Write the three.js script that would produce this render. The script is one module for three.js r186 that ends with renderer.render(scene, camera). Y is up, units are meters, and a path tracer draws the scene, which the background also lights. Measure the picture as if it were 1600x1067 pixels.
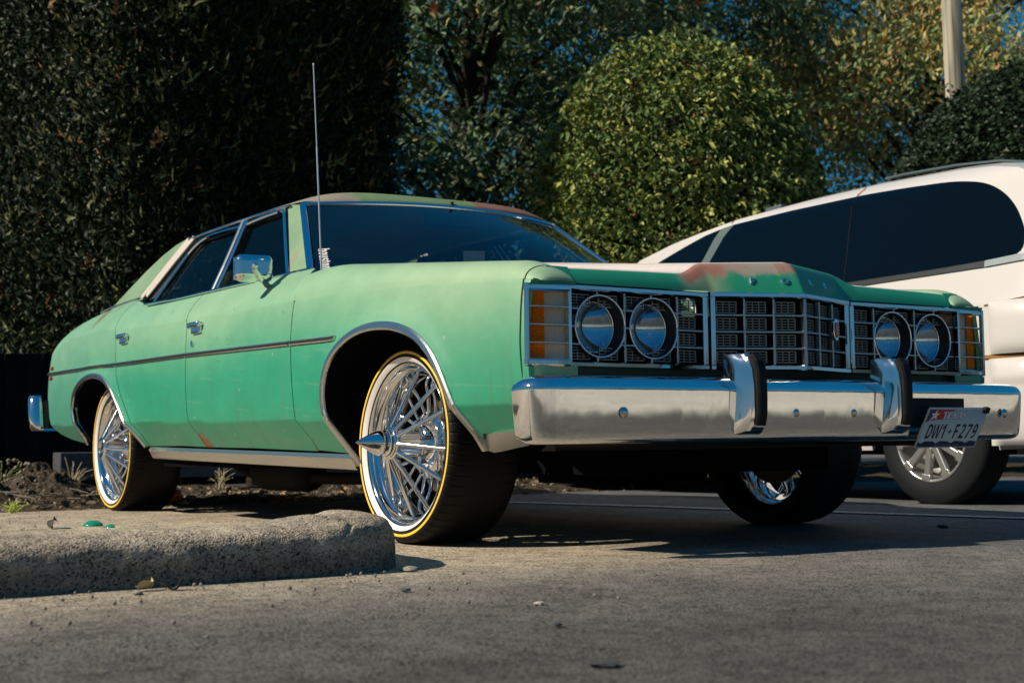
import * as THREE from 'three';
import { mergeGeometries } from 'three/addons/utils/BufferGeometryUtils.js';
import { RoundedBoxGeometry } from 'three/addons/geometries/RoundedBoxGeometry.js';
import { ImprovedNoise } from 'three/addons/math/ImprovedNoise.js';
import { FontLoader } from 'three/addons/loaders/FontLoader.js';
import { TextGeometry } from 'three/addons/geometries/TextGeometry.js';

// ------------------------------------------------------------------ camera, sky, sun, exposure
const scene = new THREE.Scene();
const camera = new THREE.PerspectiveCamera(26.9, 1024 / 682, 0.1, 600);
camera.position.set(4.1297, 0.324, 3.1618);
camera.rotation.set(0.07104, 0.99334, -0.01173, 'YXZ');
camera.focus = 4.75;
camera.userData.fStop = 5.2;

const SUN = new THREE.Vector3(-0.30, 1.0, 1.30).normalize();
function skyTexture() {
  const w = 512, h = 256, d = new Float32Array(w * h * 4);
  const mix = (a, b, t) => a + (b - a) * t;
  for (let j = 0; j < h; j++) {
    const el = ((j + 0.5) / h - 0.5) * Math.PI, s = Math.sin(el);
    for (let i = 0; i < w; i++) {
      const az = ((i + 0.5) / w - 0.5) * 2 * Math.PI;
      const dx = Math.cos(el) * Math.cos(az), dz = Math.cos(el) * Math.sin(az);
      let r, g, b;
      const t = 1 - Math.exp(-Math.max(0, s) / 0.085), t2 = Math.sqrt(Math.max(0, s));
      r = mix(0.15, mix(0.014, 0.003, t2), t); g = mix(0.22, mix(0.185, 0.098, t2), t); b = mix(0.27, mix(0.330, 0.265, t2), t);
      const c = Math.max(0, dx * SUN.x + s * SUN.y + dz * SUN.z), glow = 0.10 * Math.pow(c, 24) + 0.03 * Math.pow(c, 4);
      r = (r + glow) * 0.78; g = (g + glow * 0.95) * 0.78; b = (b + glow * 0.85) * 0.78;
      if (s < 0) { r = 0.05; g = 0.05; b = 0.045; }
      const k = (j * w + i) * 4; d[k] = r; d[k + 1] = g; d[k + 2] = b; d[k + 3] = 1;
    }
  }
  const t = new THREE.DataTexture(d, w, h, THREE.RGBAFormat, THREE.FloatType);
  t.mapping = THREE.EquirectangularReflectionMapping; t.magFilter = THREE.LinearFilter; t.needsUpdate = true;
  return t;
}
scene.background = skyTexture();
scene.environment = scene.background;
const sun = new THREE.DirectionalLight(new THREE.Color(1.0, 0.915, 0.76), 5.0);
sun.position.copy(SUN).multiplyScalar(40); sun.castShadow = true;
sun.shadow.mapSize.set(4096, 4096); sun.shadow.radius = 1;
Object.assign(sun.shadow.camera, { left: -16, right: 16, top: 16, bottom: -16, near: 1, far: 90 });
scene.add(sun, sun.target);
const renderer = new THREE.WebGLRenderer({ antialias: true });
renderer.toneMapping = THREE.LinearToneMapping;
renderer.toneMappingExposure = 1.30;
renderer.shadowMap.enabled = true;

// ------------------------------------------------------------------ helpers
function rng(a) { return () => { a |= 0; a = a + 0x6D2B79F5 | 0; let t = Math.imul(a ^ a >>> 15, 1 | a); t = t + Math.imul(t ^ t >>> 7, 61 | t) ^ t; return ((t ^ t >>> 14) >>> 0) / 4294967296; }; }
const pn = new ImprovedNoise();
const noise = (x, y, z = 0.37) => pn.noise(x, y, z);
function fbm(x, y, o = 4, z = 0.37) { let a = 0.5, s = 0; for (let i = 0; i < o; i++) { s += a * pn.noise(x, y, z + i * 7.1); x *= 2.03; y *= 2.03; a *= 0.5; } return s; }
const clamp = (x, a = 0, b = 1) => Math.min(b, Math.max(a, x));
const sstep = (a, b, x) => { const t = clamp((x - a) / (b - a)); return t * t * (3 - 2 * t); };
const lerp = (a, b, t) => a + (b - a) * t;
const V = (x, y, z) => new THREE.Vector3(x, y, z);
function interp(xs, ys, x) { if (x <= xs[0]) return ys[0]; for (let i = 1; i < xs.length; i++) if (x <= xs[i]) return lerp(ys[i - 1], ys[i], (x - xs[i - 1]) / (xs[i] - xs[i - 1])); return ys[ys.length - 1]; }
function smoothInterp(xs, ys) { // monotone-ish cubic
  const n = xs.length, m = xs.map((_, i) => i === 0 ? (ys[1] - ys[0]) / (xs[1] - xs[0]) : i === n - 1 ? (ys[n - 1] - ys[n - 2]) / (xs[n - 1] - xs[n - 2]) : (ys[i + 1] - ys[i - 1]) / (xs[i + 1] - xs[i - 1]));
  return x => { if (x <= xs[0]) return ys[0]; if (x >= xs[n - 1]) return ys[n - 1]; let i = 1; while (x > xs[i]) i++; const h = xs[i] - xs[i - 1], t = (x - xs[i - 1]) / h, t2 = t * t, t3 = t2 * t; return (2 * t3 - 3 * t2 + 1) * ys[i - 1] + (t3 - 2 * t2 + t) * h * m[i - 1] + (-2 * t3 + 3 * t2) * ys[i] + (t3 - t2) * h * m[i]; };
}
function dataTex(w, h, fn, { srgb = false, repeat = true } = {}) {
  const d = new Uint8Array(w * h * 4);
  for (let j = 0; j < h; j++) for (let i = 0; i < w; i++) {
    const c = fn(i / w, j / h, i, j), k = (j * w + i) * 4;
    const e = v => srgb ? (v <= 0.0031308 ? v * 12.92 : 1.055 * Math.pow(v, 1 / 2.4) - 0.055) : v;
    if (typeof c === 'number') { const v = Math.round(clamp(e(c)) * 255); d[k] = d[k + 1] = d[k + 2] = v; }
    else { d[k] = Math.round(clamp(e(c[0])) * 255); d[k + 1] = Math.round(clamp(e(c[1])) * 255); d[k + 2] = Math.round(clamp(e(c[2])) * 255); }
    d[k + 3] = 255;
  }
  const t = new THREE.DataTexture(d, w, h); t.magFilter = THREE.LinearFilter; t.minFilter = THREE.LinearFilter;
  if (repeat) t.wrapS = t.wrapT = THREE.RepeatWrapping;
  if (srgb) t.colorSpace = THREE.SRGBColorSpace;
  t.needsUpdate = true; return t;
}
const lin = (r, g, b) => new THREE.Color().setRGB(r, g, b);
function std(color, rough, metal = 0, extra = {}) { return new THREE.MeshPhysicalMaterial({ color: Array.isArray(color) ? lin(...color) : color, roughness: rough, metalness: metal, side: THREE.DoubleSide, ...extra }); }

function prep(g) { // non-indexed with position, normal, uv only
  if (g.index) g = g.toNonIndexed();
  if (!g.attributes.normal) g.computeVertexNormals();
  if (!g.attributes.uv) g.setAttribute('uv', new THREE.BufferAttribute(new Float32Array(g.attributes.position.count * 2), 2));
  for (const k of Object.keys(g.attributes)) if (!['position', 'normal', 'uv'].includes(k)) g.deleteAttribute(k);
  return g;
}
function merge(list) { list = list.flat().filter(Boolean).map(prep); return list.length === 1 ? list[0] : mergeGeometries(list); }
function obj(name, geos, mat, parent) {
  const m = new THREE.Mesh(Array.isArray(geos) ? merge(geos) : prep(geos), mat);
  m.name = name; m.castShadow = m.receiveShadow = true; if (parent) parent.add(m); return m;
}
const taken = {};
function numbered(n) { const k = taken[n] = (taken[n] ?? -1) + 1; return k ? `${n}_${String(k).padStart(3, '0')}` : n; }
function tag(o, label, category, group) { o.userData.label = label; o.userData.category = category; if (group) o.userData.group = group; return o; }
function thing(name, label, category, pos = [0, 0, 0], group) { const o = new THREE.Group(); o.name = numbered(name); o.position.set(...pos); scene.add(o); return tag(o, label, category, group); }
function top(name, geos, mat, label, category, group) { const o = obj(numbered(name), geos, mat, scene); return tag(o, label, category, group); }
function struct(name, geos, mat) { const o = obj(name, geos, mat, scene); o.userData.kind = 'structure'; return o; }
function grp(name, parent) { const g = new THREE.Group(); g.name = name; parent.add(g); return g; }

function xf(g, { p = [0, 0, 0], r = [0, 0, 0], s = [1, 1, 1] } = {}) {
  return g.applyMatrix4(new THREE.Matrix4().compose(V(...p), new THREE.Quaternion().setFromEuler(new THREE.Euler(...r)), V(...s)));
}
const box = (w, h, d, x = 0, y = 0, z = 0, r = [0, 0, 0]) => xf(new THREE.BoxGeometry(w, h, d), { p: [x, y, z], r });
const rbox = (w, h, d, rad, x = 0, y = 0, z = 0, r = [0, 0, 0], seg = 2) => xf(new RoundedBoxGeometry(w, h, d, seg, rad), { p: [x, y, z], r });
function bar(a, b, r, n = 8, r2 = r) { // round rod between two points
  const A = V(...a), B = V(...b), L = A.distanceTo(B);
  const g = new THREE.CylinderGeometry(r2, r, L, n, 1);
  const q = new THREE.Quaternion().setFromUnitVectors(V(0, 1, 0), B.clone().sub(A).normalize());
  return g.applyMatrix4(new THREE.Matrix4().compose(A.clone().add(B).multiplyScalar(0.5), q, V(1, 1, 1)));
}
function tube(pts, r, n = 8, seg = null, closed = false) {
  return new THREE.TubeGeometry(new THREE.CatmullRomCurve3(pts.map(p => V(...p)), closed, 'centripetal'), seg ?? pts.length * 6, r, n, closed);
}
const lathe = (pts, n = 48) => new THREE.LatheGeometry(pts.map(p => new THREE.Vector2(p[0], p[1])), n);
const latheZ = (pts, n = 48) => xf(lathe(pts, n), { r: [Math.PI / 2, 0, 0] }); // axis y -> z
const latheX = (pts, n = 48) => xf(lathe(pts, n), { r: [0, 0, -Math.PI / 2] }); // axis y -> x
function mirrorZ(g) { // reflect and turn the faces back
  g = prep(g.clone()); const P = g.attributes.position, N = g.attributes.normal, U = g.attributes.uv;
  for (let i = 0; i < P.count; i++) { P.setZ(i, -P.getZ(i)); N.setZ(i, -N.getZ(i)); }
  for (const A of [P, N, U]) for (let i = 0; i < P.count; i += 3) for (let k = 0; k < A.itemSize; k++) { const a = A.array[(i + 1) * A.itemSize + k]; A.array[(i + 1) * A.itemSize + k] = A.array[(i + 2) * A.itemSize + k]; A.array[(i + 2) * A.itemSize + k] = a; }
  return g;
}
function fromTris(pos, nor, uv) {
  const g = new THREE.BufferGeometry();
  g.setAttribute('position', new THREE.Float32BufferAttribute(pos, 3));
  if (nor) g.setAttribute('normal', new THREE.Float32BufferAttribute(nor, 3));
  if (uv) g.setAttribute('uv', new THREE.Float32BufferAttribute(uv, 2));
  return g;
}
function clipHalf(poly, ax, val, keepGreater) {
  const out = [], n = poly.length, ins = p => keepGreater ? p[ax] >= val : p[ax] <= val;
  for (let i = 0; i < n; i++) {
    const a = poly[i], b = poly[(i + 1) % n], ia = ins(a), ib = ins(b);
    if (ia) out.push(a);
    if (ia !== ib) { const t = (val - a[ax]) / (b[ax] - a[ax]), p = [a[0] + (b[0] - a[0]) * t, a[1] + (b[1] - a[1]) * t]; p[ax] = val; out.push(p); }
  }
  return out;
}
// a curved panel: an outline in two parameters, cut into cells, lifted by map(a, b) -> Vector3, edges turned in by `lip`
function sheet(poly, ca, cb, map, { lip = 0.012, uvf = (a, b) => [a, b], side = 1 } = {}) {
  let a0 = 1e9, a1 = -1e9, b0 = 1e9, b1 = -1e9; for (const p of poly) { a0 = Math.min(a0, p[0]); a1 = Math.max(a1, p[0]); b0 = Math.min(b0, p[1]); b1 = Math.max(b1, p[1]); }
  const pos = [], nor = [], uv = [], e = 1e-3;
  const cache = new Map();
  const vert = (a, b) => {
    const k = a.toFixed(5) + ',' + b.toFixed(5); let v = cache.get(k);
    if (!v) { const p = map(a, b), da = map(a + e, b).sub(map(a - e, b)), db = map(a, b + e).sub(map(a, b - e)); const n = da.cross(db).normalize().multiplyScalar(side); v = { p, n, uv: uvf(a, b) }; cache.set(k, v); }
    return v;
  };
  const push = v => { pos.push(v.p.x, v.p.y, v.p.z); nor.push(v.n.x, v.n.y, v.n.z); uv.push(...v.uv); };
  const tri = (A, B, C) => { const f = B.p.clone().sub(A.p).cross(C.p.clone().sub(A.p)); if (f.lengthSq() < 1e-14) return; if (f.dot(A.n) < 0) [B, C] = [C, B]; push(A); push(B); push(C); };
  const na = Math.ceil((a1 - a0) / ca), nb = Math.ceil((b1 - b0) / cb);
  for (let i = 0; i < na; i++) {
    let strip = clipHalf(clipHalf(poly, 0, a0 + i * ca, true), 0, a0 + (i + 1) * ca, false); if (strip.length < 3) continue;
    for (let j = 0; j < nb; j++) {
      let c = clipHalf(clipHalf(strip, 1, b0 + j * cb, true), 1, b0 + (j + 1) * cb, false); if (c.length < 3) continue;
      c = c.filter((p, k) => { const q = c[(k + 1) % c.length]; return Math.abs(p[0] - q[0]) > 1e-7 || Math.abs(p[1] - q[1]) > 1e-7; }); if (c.length < 3) continue;
      const vs = c.map(p => vert(p[0], p[1]));
      for (const t of THREE.ShapeUtils.triangulateShape(c.map(p => new THREE.Vector2(p[0], p[1])), [])) tri(vs[t[0]], vs[t[1]], vs[t[2]]);
    }
  }
  if (lip) {
    const m = Math.min(ca, cb); let area = 0; for (let i = 0; i < poly.length; i++) { const p = poly[i], q = poly[(i + 1) % poly.length]; area += p[0] * q[1] - q[0] * p[1]; }
    for (let i = 0; i < poly.length; i++) {
      const p = poly[i], q = poly[(i + 1) % poly.length], L = Math.hypot(q[0] - p[0], q[1] - p[1]), n = Math.max(1, Math.ceil(L / m));
      for (let k = 0; k < n; k++) {
        const A = vert(lerp(p[0], q[0], k / n), lerp(p[1], q[1], k / n)), B = vert(lerp(p[0], q[0], (k + 1) / n), lerp(p[1], q[1], (k + 1) / n));
        const C = A.p.clone().addScaledVector(A.n, -lip), D = B.p.clone().addScaledVector(B.n, -lip);
        const f = B.p.clone().sub(A.p).cross(A.n).normalize(); if (!isFinite(f.x)) continue;
        const s = (area * side > 0) ? 1 : -1; const n2 = f.clone().multiplyScalar(s);
        const quad = [[A.p, A.uv], [B.p, B.uv], [D, B.uv], [A.p, A.uv], [D, B.uv], [C, A.uv]];
        const fl = B.p.clone().sub(A.p).cross(D.clone().sub(A.p)).dot(n2) < 0;
        const ord = fl ? [0, 2, 1, 3, 5, 4] : [0, 1, 2, 3, 4, 5];
        for (const o of ord) { const [P, U] = quad[o]; pos.push(P.x, P.y, P.z); nor.push(n2.x, n2.y, n2.z); uv.push(...U); }
      }
    }
  }
  return fromTris(pos, nor, uv);
}
// grid surface f(i/nu, j/nv) -> Vector3
function grid(nu, nv, f, { uvf = (u, v) => [u, v], us = null, vs = null } = {}) {
  const g = new THREE.BufferGeometry(), pos = [], uv = [], idx = [];
  for (let j = 0; j <= nv; j++) for (let i = 0; i <= nu; i++) { const u = us ? us[i] : i / nu, v = vs ? vs[j] : j / nv, p = f(u, v); pos.push(p.x, p.y, p.z); uv.push(...uvf(u, v, p)); }
  for (let j = 0; j < nv; j++) for (let i = 0; i < nu; i++) { const a = j * (nu + 1) + i, b = a + 1, c = a + nu + 1, d = c + 1; idx.push(a, b, d, a, d, c); }
  g.setAttribute('position', new THREE.Float32BufferAttribute(pos, 3)); g.setAttribute('uv', new THREE.Float32BufferAttribute(uv, 2)); g.setIndex(idx); g.computeVertexNormals(); return g;
}
// sweep a closed profile [[side, out], ...] along a 3D path whose outward normals are given
function sweep(path, normals, profile, { closed = false, caps = true, smooth = false } = {}) {
  const n = path.length, P = path.map(p => p.isVector3 ? p : V(...p)), rings = [];
  for (let i = 0; i < n; i++) {
    const a = P[closed ? (i + n - 1) % n : Math.max(0, i - 1)], b = P[closed ? (i + 1) % n : Math.min(n - 1, i + 1)];
    const t = b.clone().sub(a).normalize(); let o = (typeof normals === 'function' ? normals(P[i], i) : Array.isArray(normals) ? normals[i] : normals).clone(); o.addScaledVector(t, -o.dot(t)).normalize();
    const s = t.clone().cross(o).normalize();
    const d1 = P[i].clone().sub(a), d2 = b.clone().sub(P[i]); let miter = 1; if (d1.lengthSq() > 1e-12 && d2.lengthSq() > 1e-12) { const cs = d1.normalize().dot(d2.normalize()); miter = Math.min(1.5, 1 / Math.sqrt(Math.max(0.2, (1 + cs) / 2))); }
    rings.push(profile.map(([x, y]) => P[i].clone().addScaledVector(s, x * miter).addScaledVector(o, y)));
  }
  const m = profile.length, pos = [], T = (a, b, c) => pos.push(a.x, a.y, a.z, b.x, b.y, b.z, c.x, c.y, c.z);
  if (smooth) {
    const g = new THREE.BufferGeometry(), ps = [], idx = [];
    for (const r of rings) for (let k = 0; k <= m - 1; k++) ps.push(r[k].x, r[k].y, r[k].z);
    for (let i = 0; i < n - 1; i++) for (let k = 0; k < m - 1; k++) { const a = i * m + k, b = a + 1, c = a + m, d = c + 1; idx.push(a, c, d, a, d, b); }
    g.setAttribute('position', new THREE.Float32BufferAttribute(ps, 3)); g.setIndex(idx); g.computeVertexNormals(); return g;
  }
  for (let i = 0; i < (closed ? n : n - 1); i++) for (let k = 0; k < m; k++) { const A = rings[i], B = rings[(i + 1) % n], a = A[k], b = A[(k + 1) % m], c = B[k], d = B[(k + 1) % m]; T(a, c, d); T(a, d, b); }
  if (caps && !closed) for (let k = 1; k < m - 1; k++) { T(rings[0][0], rings[0][k], rings[0][k + 1]); T(rings[n - 1][0], rings[n - 1][k + 1], rings[n - 1][k]); }
  const g = fromTris(pos); g.computeVertexNormals(); return g;
}
function resample(pts, step) { // dense polyline through points (any dimension)
  const c = new THREE.CatmullRomCurve3(pts.map(p => V(p[0], p[1], p[2] ?? 0)), false, 'centripetal'), n = Math.max(2, Math.round(c.getLength() / step));
  return c.getSpacedPoints(n).map(p => pts[0].length === 2 ? [p.x, p.y] : [p.x, p.y, p.z]);
}
const trimProfile = (w, h) => [[-w / 2, 0], [-w / 2, h * 0.55], [-w / 4, h], [w / 4, h], [w / 2, h * 0.55], [w / 2, 0]];

// ------------------------------------------------------------------ shared materials
const M = {
  chrome: std([0.80, 0.80, 0.79], 0.07, 1),
  stainless: std([0.62, 0.61, 0.58], 0.26, 1),
  black: std([0.012, 0.012, 0.012], 0.6, 0, { specularIntensity: 0.4 }),
  void_: std([0.004, 0.004, 0.005], 0.95, 0, { specularIntensity: 0.05 }),
  rubber: std([0.006, 0.006, 0.007], 0.55, 0, { specularIntensity: 0.35 }),
  gloss: std([0.014, 0.015, 0.016], 0.12),
  cabin: std([0.009, 0.010, 0.010], 0.8, 0, { specularIntensity: 0.2 }),
  seat: std([0.012, 0.020, 0.017], 0.75, 0, { specularIntensity: 0.3 }),
};
M.glass = std([0.72, 0.82, 0.82], 0.02, 0, { transmission: 1, thickness: 0, ior: 1.72 }); M.sideGlass = std([0.36, 0.42, 0.40], 0.02, 0, { transmission: 1, thickness: 0, ior: 1.5, specularIntensity: 0.35 });
const wave = dataTex(256, 256, (u, v) => 0.5 + 0.5 * fbm(u * 5, v * 5, 3) * 0.9);
const scuff = dataTex(512, 512, (u, v) => { const n = fbm(u * 40, v * 40, 3), s = sstep(0.18, 0.45, fbm(u * 9 + 3, v * 9, 4)); return 0.045 + 0.09 * s + 0.05 * Math.max(0, n); });
M.bumper = std([0.84, 0.84, 0.83], 1.0, 1, { roughnessMap: scuff, bumpMap: wave, bumpScale: 0.0018 });

// ------------------------------------------------------------------ the green saloon (x forward, z to its right side, metres)
const await_font = await new FontLoader().loadAsync("fonts/droid/droid_sans_bold.typeface.json");
const CAR = (() => {
  const W = smoothInterp([-4.6, -4.2, -3.6, -3, -2, -1, 0, 0.5, 0.8, 1.0], [0.885, 0.925, 0.965, 0.988, 1.0, 1.0, 0.995, 0.982, 0.967, 0.955]);
  const U = smoothInterp([-4.4, -3.9, -3.4, -2.9, -2.5, -1.5, -0.7, -0.3, 0.17, 0.47, 0.8], [0.85, 0.905, 0.92, 0.912, 0.892, 0.868, 0.856, 0.846, 0.826, 0.808, 0.787]);
  const L = smoothInterp([-4.3, -2.5, -1.8, -0.4, 0.2, 0.8], [0.455, 0.440, 0.431, 0.415, 0.428, 0.444]);
  const farch = [[-0.300, 0.255], [-0.322, 0.32], [-0.348, 0.395], [-0.370, 0.465], [-0.362, 0.54], [-0.330, 0.598], [-0.278, 0.642], [-0.203, 0.677], [-0.121, 0.699], [-0.035, 0.708], [0.052, 0.707], [0.125, 0.700], [0.198, 0.685], [0.262, 0.664], [0.320, 0.633], [0.374, 0.590], [0.416, 0.538], [0.447, 0.487], [0.473, 0.440], [0.498, 0.390], [0.515, 0.35], [0.517, 0.305]];
  const rarch = [[-3.444, 0.345], [-3.434, 0.40], [-3.46, 0.47], [-3.478, 0.54], [-3.445, 0.60], [-3.37, 0.643], [-3.26, 0.673], [-3.12, 0.687], [-2.99, 0.682], [-2.87, 0.658], [-2.765, 0.61], [-2.685, 0.553], [-2.618, 0.497], [-2.567, 0.445], [-2.525, 0.405], [-2.482, 0.362], [-2.460, 0.327]];
  const dseg = (x, y, a, b) => { const dx = b[0] - a[0], dy = b[1] - a[1], t = clamp(((x - a[0]) * dx + (y - a[1]) * dy) / (dx * dx + dy * dy)); return Math.hypot(x - a[0] - t * dx, y - a[1] - t * dy); };
  const dpoly = (x, y, P) => { let d = 9; for (let i = 1; i < P.length; i++) d = Math.min(d, dseg(x, y, P[i - 1], P[i])); return d; };
  const zs = (x, y) => {
    const u = U(x), l = L(x), w = W(x); let z;
    if (y > u) { const d = y - u; z = w - 0.022 - 0.5 * d - 3.0 * d * d; }
    else if (y > l) { const t = (y - l) / (u - l); z = w - (t > 0.42 ? 0.022 * Math.pow((t - 0.42) / 0.58, 2) : 0.010 * Math.pow((0.42 - t) / 0.42, 2)); }
    else z = w - 0.010 - (l - y) * 0.66;
    if (x > -0.6 && x < 0.75 && y < 0.85) { const d = dpoly(x, y, farch); z += 0.020 * Math.exp(-Math.pow(d / 0.050, 2)); }
    if (x < -2.2 && x > -3.7 && y < 0.85) { const d = dpoly(x, y, rarch); z += 0.020 * Math.exp(-Math.pow(d / 0.050, 2)); }
    if (x < -4.12) z -= 0.30 * Math.pow(x + 4.12, 2) * 2;
    return z;
  };
  const G = (x, y) => 0.84 - (y - 1.0) * 0.55;
  const side = (x, y) => V(x, y, zs(x, y)), green = (x, y) => V(x, y, G(x, y));
  const sideN = (x, y) => { const e = 1e-3; return V(-(zs(x + e, y) - zs(x - e, y)) / (2 * e), -(zs(x, y + e) - zs(x, y - e)) / (2 * e), 1).normalize(); };

  // paint: sun bleached green, chalky towards the top, dusty along the sills
  const paintCol = (x, y) => {
    const sat = [0.018, 0.265, 0.150], pale = [0.275, 0.440, 0.265], rear = [0.055, 0.260, 0.175];
    const n = fbm(x * 1.3, y * 2.1, 4), n2 = fbm(x * 7, y * 9, 4, 2.2), n3 = fbm(x * 30, y * 40, 3, 4.4);
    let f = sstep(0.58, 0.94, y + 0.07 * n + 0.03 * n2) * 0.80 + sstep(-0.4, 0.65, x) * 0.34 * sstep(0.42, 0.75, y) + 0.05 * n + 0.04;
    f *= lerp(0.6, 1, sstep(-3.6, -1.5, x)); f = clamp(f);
    const fr = sstep(-0.5, 0.5, x), c = [0, 1, 2].map(i => lerp(lerp(sat[i], rear[i], sstep(-2.2, -3.6, x)), lerp(pale[i], [0.300, 0.440, 0.270][i], fr), f) * (1 + 0.10 * n2 + 0.07 * n3));  // front pale variant paints a highlight along the fender crown
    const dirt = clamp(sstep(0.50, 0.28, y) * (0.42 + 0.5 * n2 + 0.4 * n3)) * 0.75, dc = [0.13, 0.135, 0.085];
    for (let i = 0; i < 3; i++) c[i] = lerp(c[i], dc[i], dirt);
    const rustAt = (X, Y, r) => { const d = Math.hypot((x - X), (y - Y) * 0.8) / r + 0.9 * fbm(x * 40, y * 40, 3, 9.1); return sstep(1.0, 0.45, d); };
    const rs = Math.max(rustAt(-1.69, 0.345, 0.045), rustAt(-1.66, 0.325, 0.04), rustAt(-0.63, 0.30, 0.02) * 0.7, rustAt(-3.30, 1.02, 0.07) * 0.8, rustAt(-3.12, 1.045, 0.03) * 0.6);
    const rc = [0.20, 0.085, 0.020]; for (let i = 0; i < 3; i++) c[i] = lerp(c[i], rc[i], rs);
    // chips, scuffs and streaks of an old coat
    const hsh = (a, b) => Math.abs(Math.sin(a * 127.1 + b * 311.7) * 43758.5453) % 1, gx = Math.floor(x / 0.011), gy = Math.floor(y / 0.011), hh = hsh(gx, gy);
    if (hh > 0.9985 - 0.003 * sstep(0.5, 0.3, y)) { const q = hsh(gx + 7, gy) > 0.5 ? [0.42, 0.42, 0.36] : [0.05, 0.07, 0.04]; for (let i = 0; i < 3; i++) c[i] = lerp(c[i], q[i], 0.40); }
    const scr = sstep(0.335, 0.36, Math.abs(fbm(x * 3.0 + 40, y * 55 + x * 4, 2, 12.3))); for (let i = 0; i < 3; i++) c[i] = lerp(c[i], [0.33, 0.42, 0.30][i], scr * 0.10);
    const run = sstep(0.16, 0.34, fbm(x * 34, y * 1.3, 3, 15.2)) * sstep(0.75, 0.45, y); for (let i = 0; i < 3; i++) c[i] = lerp(c[i], [0.10, 0.13, 0.075][i], run * 0.22);
    const ding = Math.hypot(x - 0.28 - 0.03 * Math.sin(y * 40), (y - 0.575) * 0.7); if (Math.abs(x - 0.247) < 0.004 && Math.abs(y - 0.672) < 0.012) for (let i = 0; i < 3; i++) c[i] *= 0.75;
    return c.map(q => q * 0.82);
  };
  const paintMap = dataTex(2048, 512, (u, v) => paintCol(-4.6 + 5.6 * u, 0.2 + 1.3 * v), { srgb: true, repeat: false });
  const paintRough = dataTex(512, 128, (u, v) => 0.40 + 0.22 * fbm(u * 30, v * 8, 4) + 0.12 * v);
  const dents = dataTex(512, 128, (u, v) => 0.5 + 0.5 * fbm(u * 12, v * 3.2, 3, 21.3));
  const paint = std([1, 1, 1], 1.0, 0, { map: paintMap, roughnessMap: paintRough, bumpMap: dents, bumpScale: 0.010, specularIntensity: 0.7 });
  const puv = (x, y) => [(x + 4.6) / 5.6, (y - 0.2) / 1.3];
  const roofMap = dataTex(768, 512, (u, v) => {
    const x = u * 3, y = v * 2, n = fbm(x * 2.2, y * 2.2, 5, 1.3), n2 = fbm(x * 11, y * 11, 4, 3.3);
    let c = [0.16, 0.245, 0.105]; const zz = (u - 0.61) * 2, wv = 0.10 * n + 0.08 * n2; const pk = sstep(0.40, 0.46, zz + wv), rd = sstep(-0.12, -0.18, zz + wv) * sstep(-0.60, -0.54, zz + wv);
    c = c.map((q, i) => lerp(q, [0.33, 0.24, 0.20][i], pk * 0.75)); c = c.map((q, i) => lerp(q, [0.30, 0.085, 0.06][i], rd * 0.8));
    return c.map(q => q * (1 + 0.25 * n2));
  }, { srgb: true });
  const roofPaint = std([0.82, 0.82, 0.82], 0.62, 0, { map: roofMap });
  const sailMap = dataTex(512, 256, (u, v) => {
    const x = u * 2, y = v * 1, n = fbm(x * 3, y * 3, 4, 5.3), n2 = fbm(x * 14, y * 9, 4, 6.3);
    let c = [0.135, 0.245, 0.125].map((q, i) => lerp(q, [0.22, 0.34, 0.19][i], clamp(0.4 + n * 1.6))); const r = sstep(0.12, 0.26, n * 0.7 + 0.5 * n2);
    return c.map((q, i) => lerp(q, [0.24, 0.15, 0.075][i], r * 0.45) * (1 + 0.2 * n2));
  }, { srgb: true });
  const sailPaint = std([0.78, 0.78, 0.78], 0.6, 0, { map: sailMap });
  const guv = (x, y) => [(x + 4) / 2, y - 0.9];

  const car = thing('vintage_saloon', 'faded green four-door vintage saloon with chrome wire wheels beside the rounded concrete kerb', 'car');
  const both = (name, gs, mat, parents) => { const g = merge(Array.isArray(gs) ? gs : [gs]); return [obj(name, g, mat, parents?.[0] ?? car), obj(name, mirrorZ(g), mat, parents?.[1] ?? car)]; };

  // seams (x at height), shared by neighbouring panels
  const aseam = [[-0.612, 0.303], [-0.617, 0.345], [-0.632, 0.377], [-0.656, 0.421], [-0.662, 0.503], [-0.671, 0.614], [-0.682, 0.707], [-0.687, 0.770], [-0.689, 0.848], [-0.699, 0.896], [-0.720, 0.933], [-0.752, 0.975], [-0.765, 0.992]];
  const bseam = [[-1.704, 0.322], [-1.728, 0.387], [-1.747, 0.434], [-1.753, 0.473], [-1.755, 0.573], [-1.762, 0.689], [-1.772, 0.762], [-1.786, 0.836], [-1.822, 0.899], [-1.852, 0.948], [-1.868, 0.980], [-1.872, 0.998]];
  const cseam = [[-2.425, 0.33], [-2.448, 0.387], [-2.500, 0.440], [-2.565, 0.509], [-2.655, 0.593], [-2.727, 0.676], [-2.760, 0.753], [-2.772, 0.819], [-2.820, 0.900], [-2.880, 0.973], [-2.915, 1.03], [-2.925, 1.062]];
  const off = (P, d) => P.map(p => [p[0] + d, p[1]]);
  const fseam = [[0.808, 0.50], [0.804, 0.556], [0.801, 0.60], [0.800, 0.66], [0.793, 0.75], [0.792, 0.7865]];
  const gap = 0.0028;
  const CELL = [0.03, 0.0125];
  const sh = (poly, lip = 0.014) => sheet(poly, CELL[0], CELL[1], side, { lip, uvf: puv });
  const far2 = resample(farch, 0.018), rar2 = resample(rarch, 0.018);
  // front fender: side, crown and front cap
  const creaseTop = []; for (let x = 0.7905; x > -0.69; x -= 0.03) creaseTop.push([x, U(x)]);
  const fside = sh([[-0.609, 0.306], [-0.318, 0.293], ...far2.slice(3), [0.54, 0.352], [0.80, 0.366], ...off(fseam, -gap), ...creaseTop, ...off(aseam.slice(1, 9).reverse(), gap)]);
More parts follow.
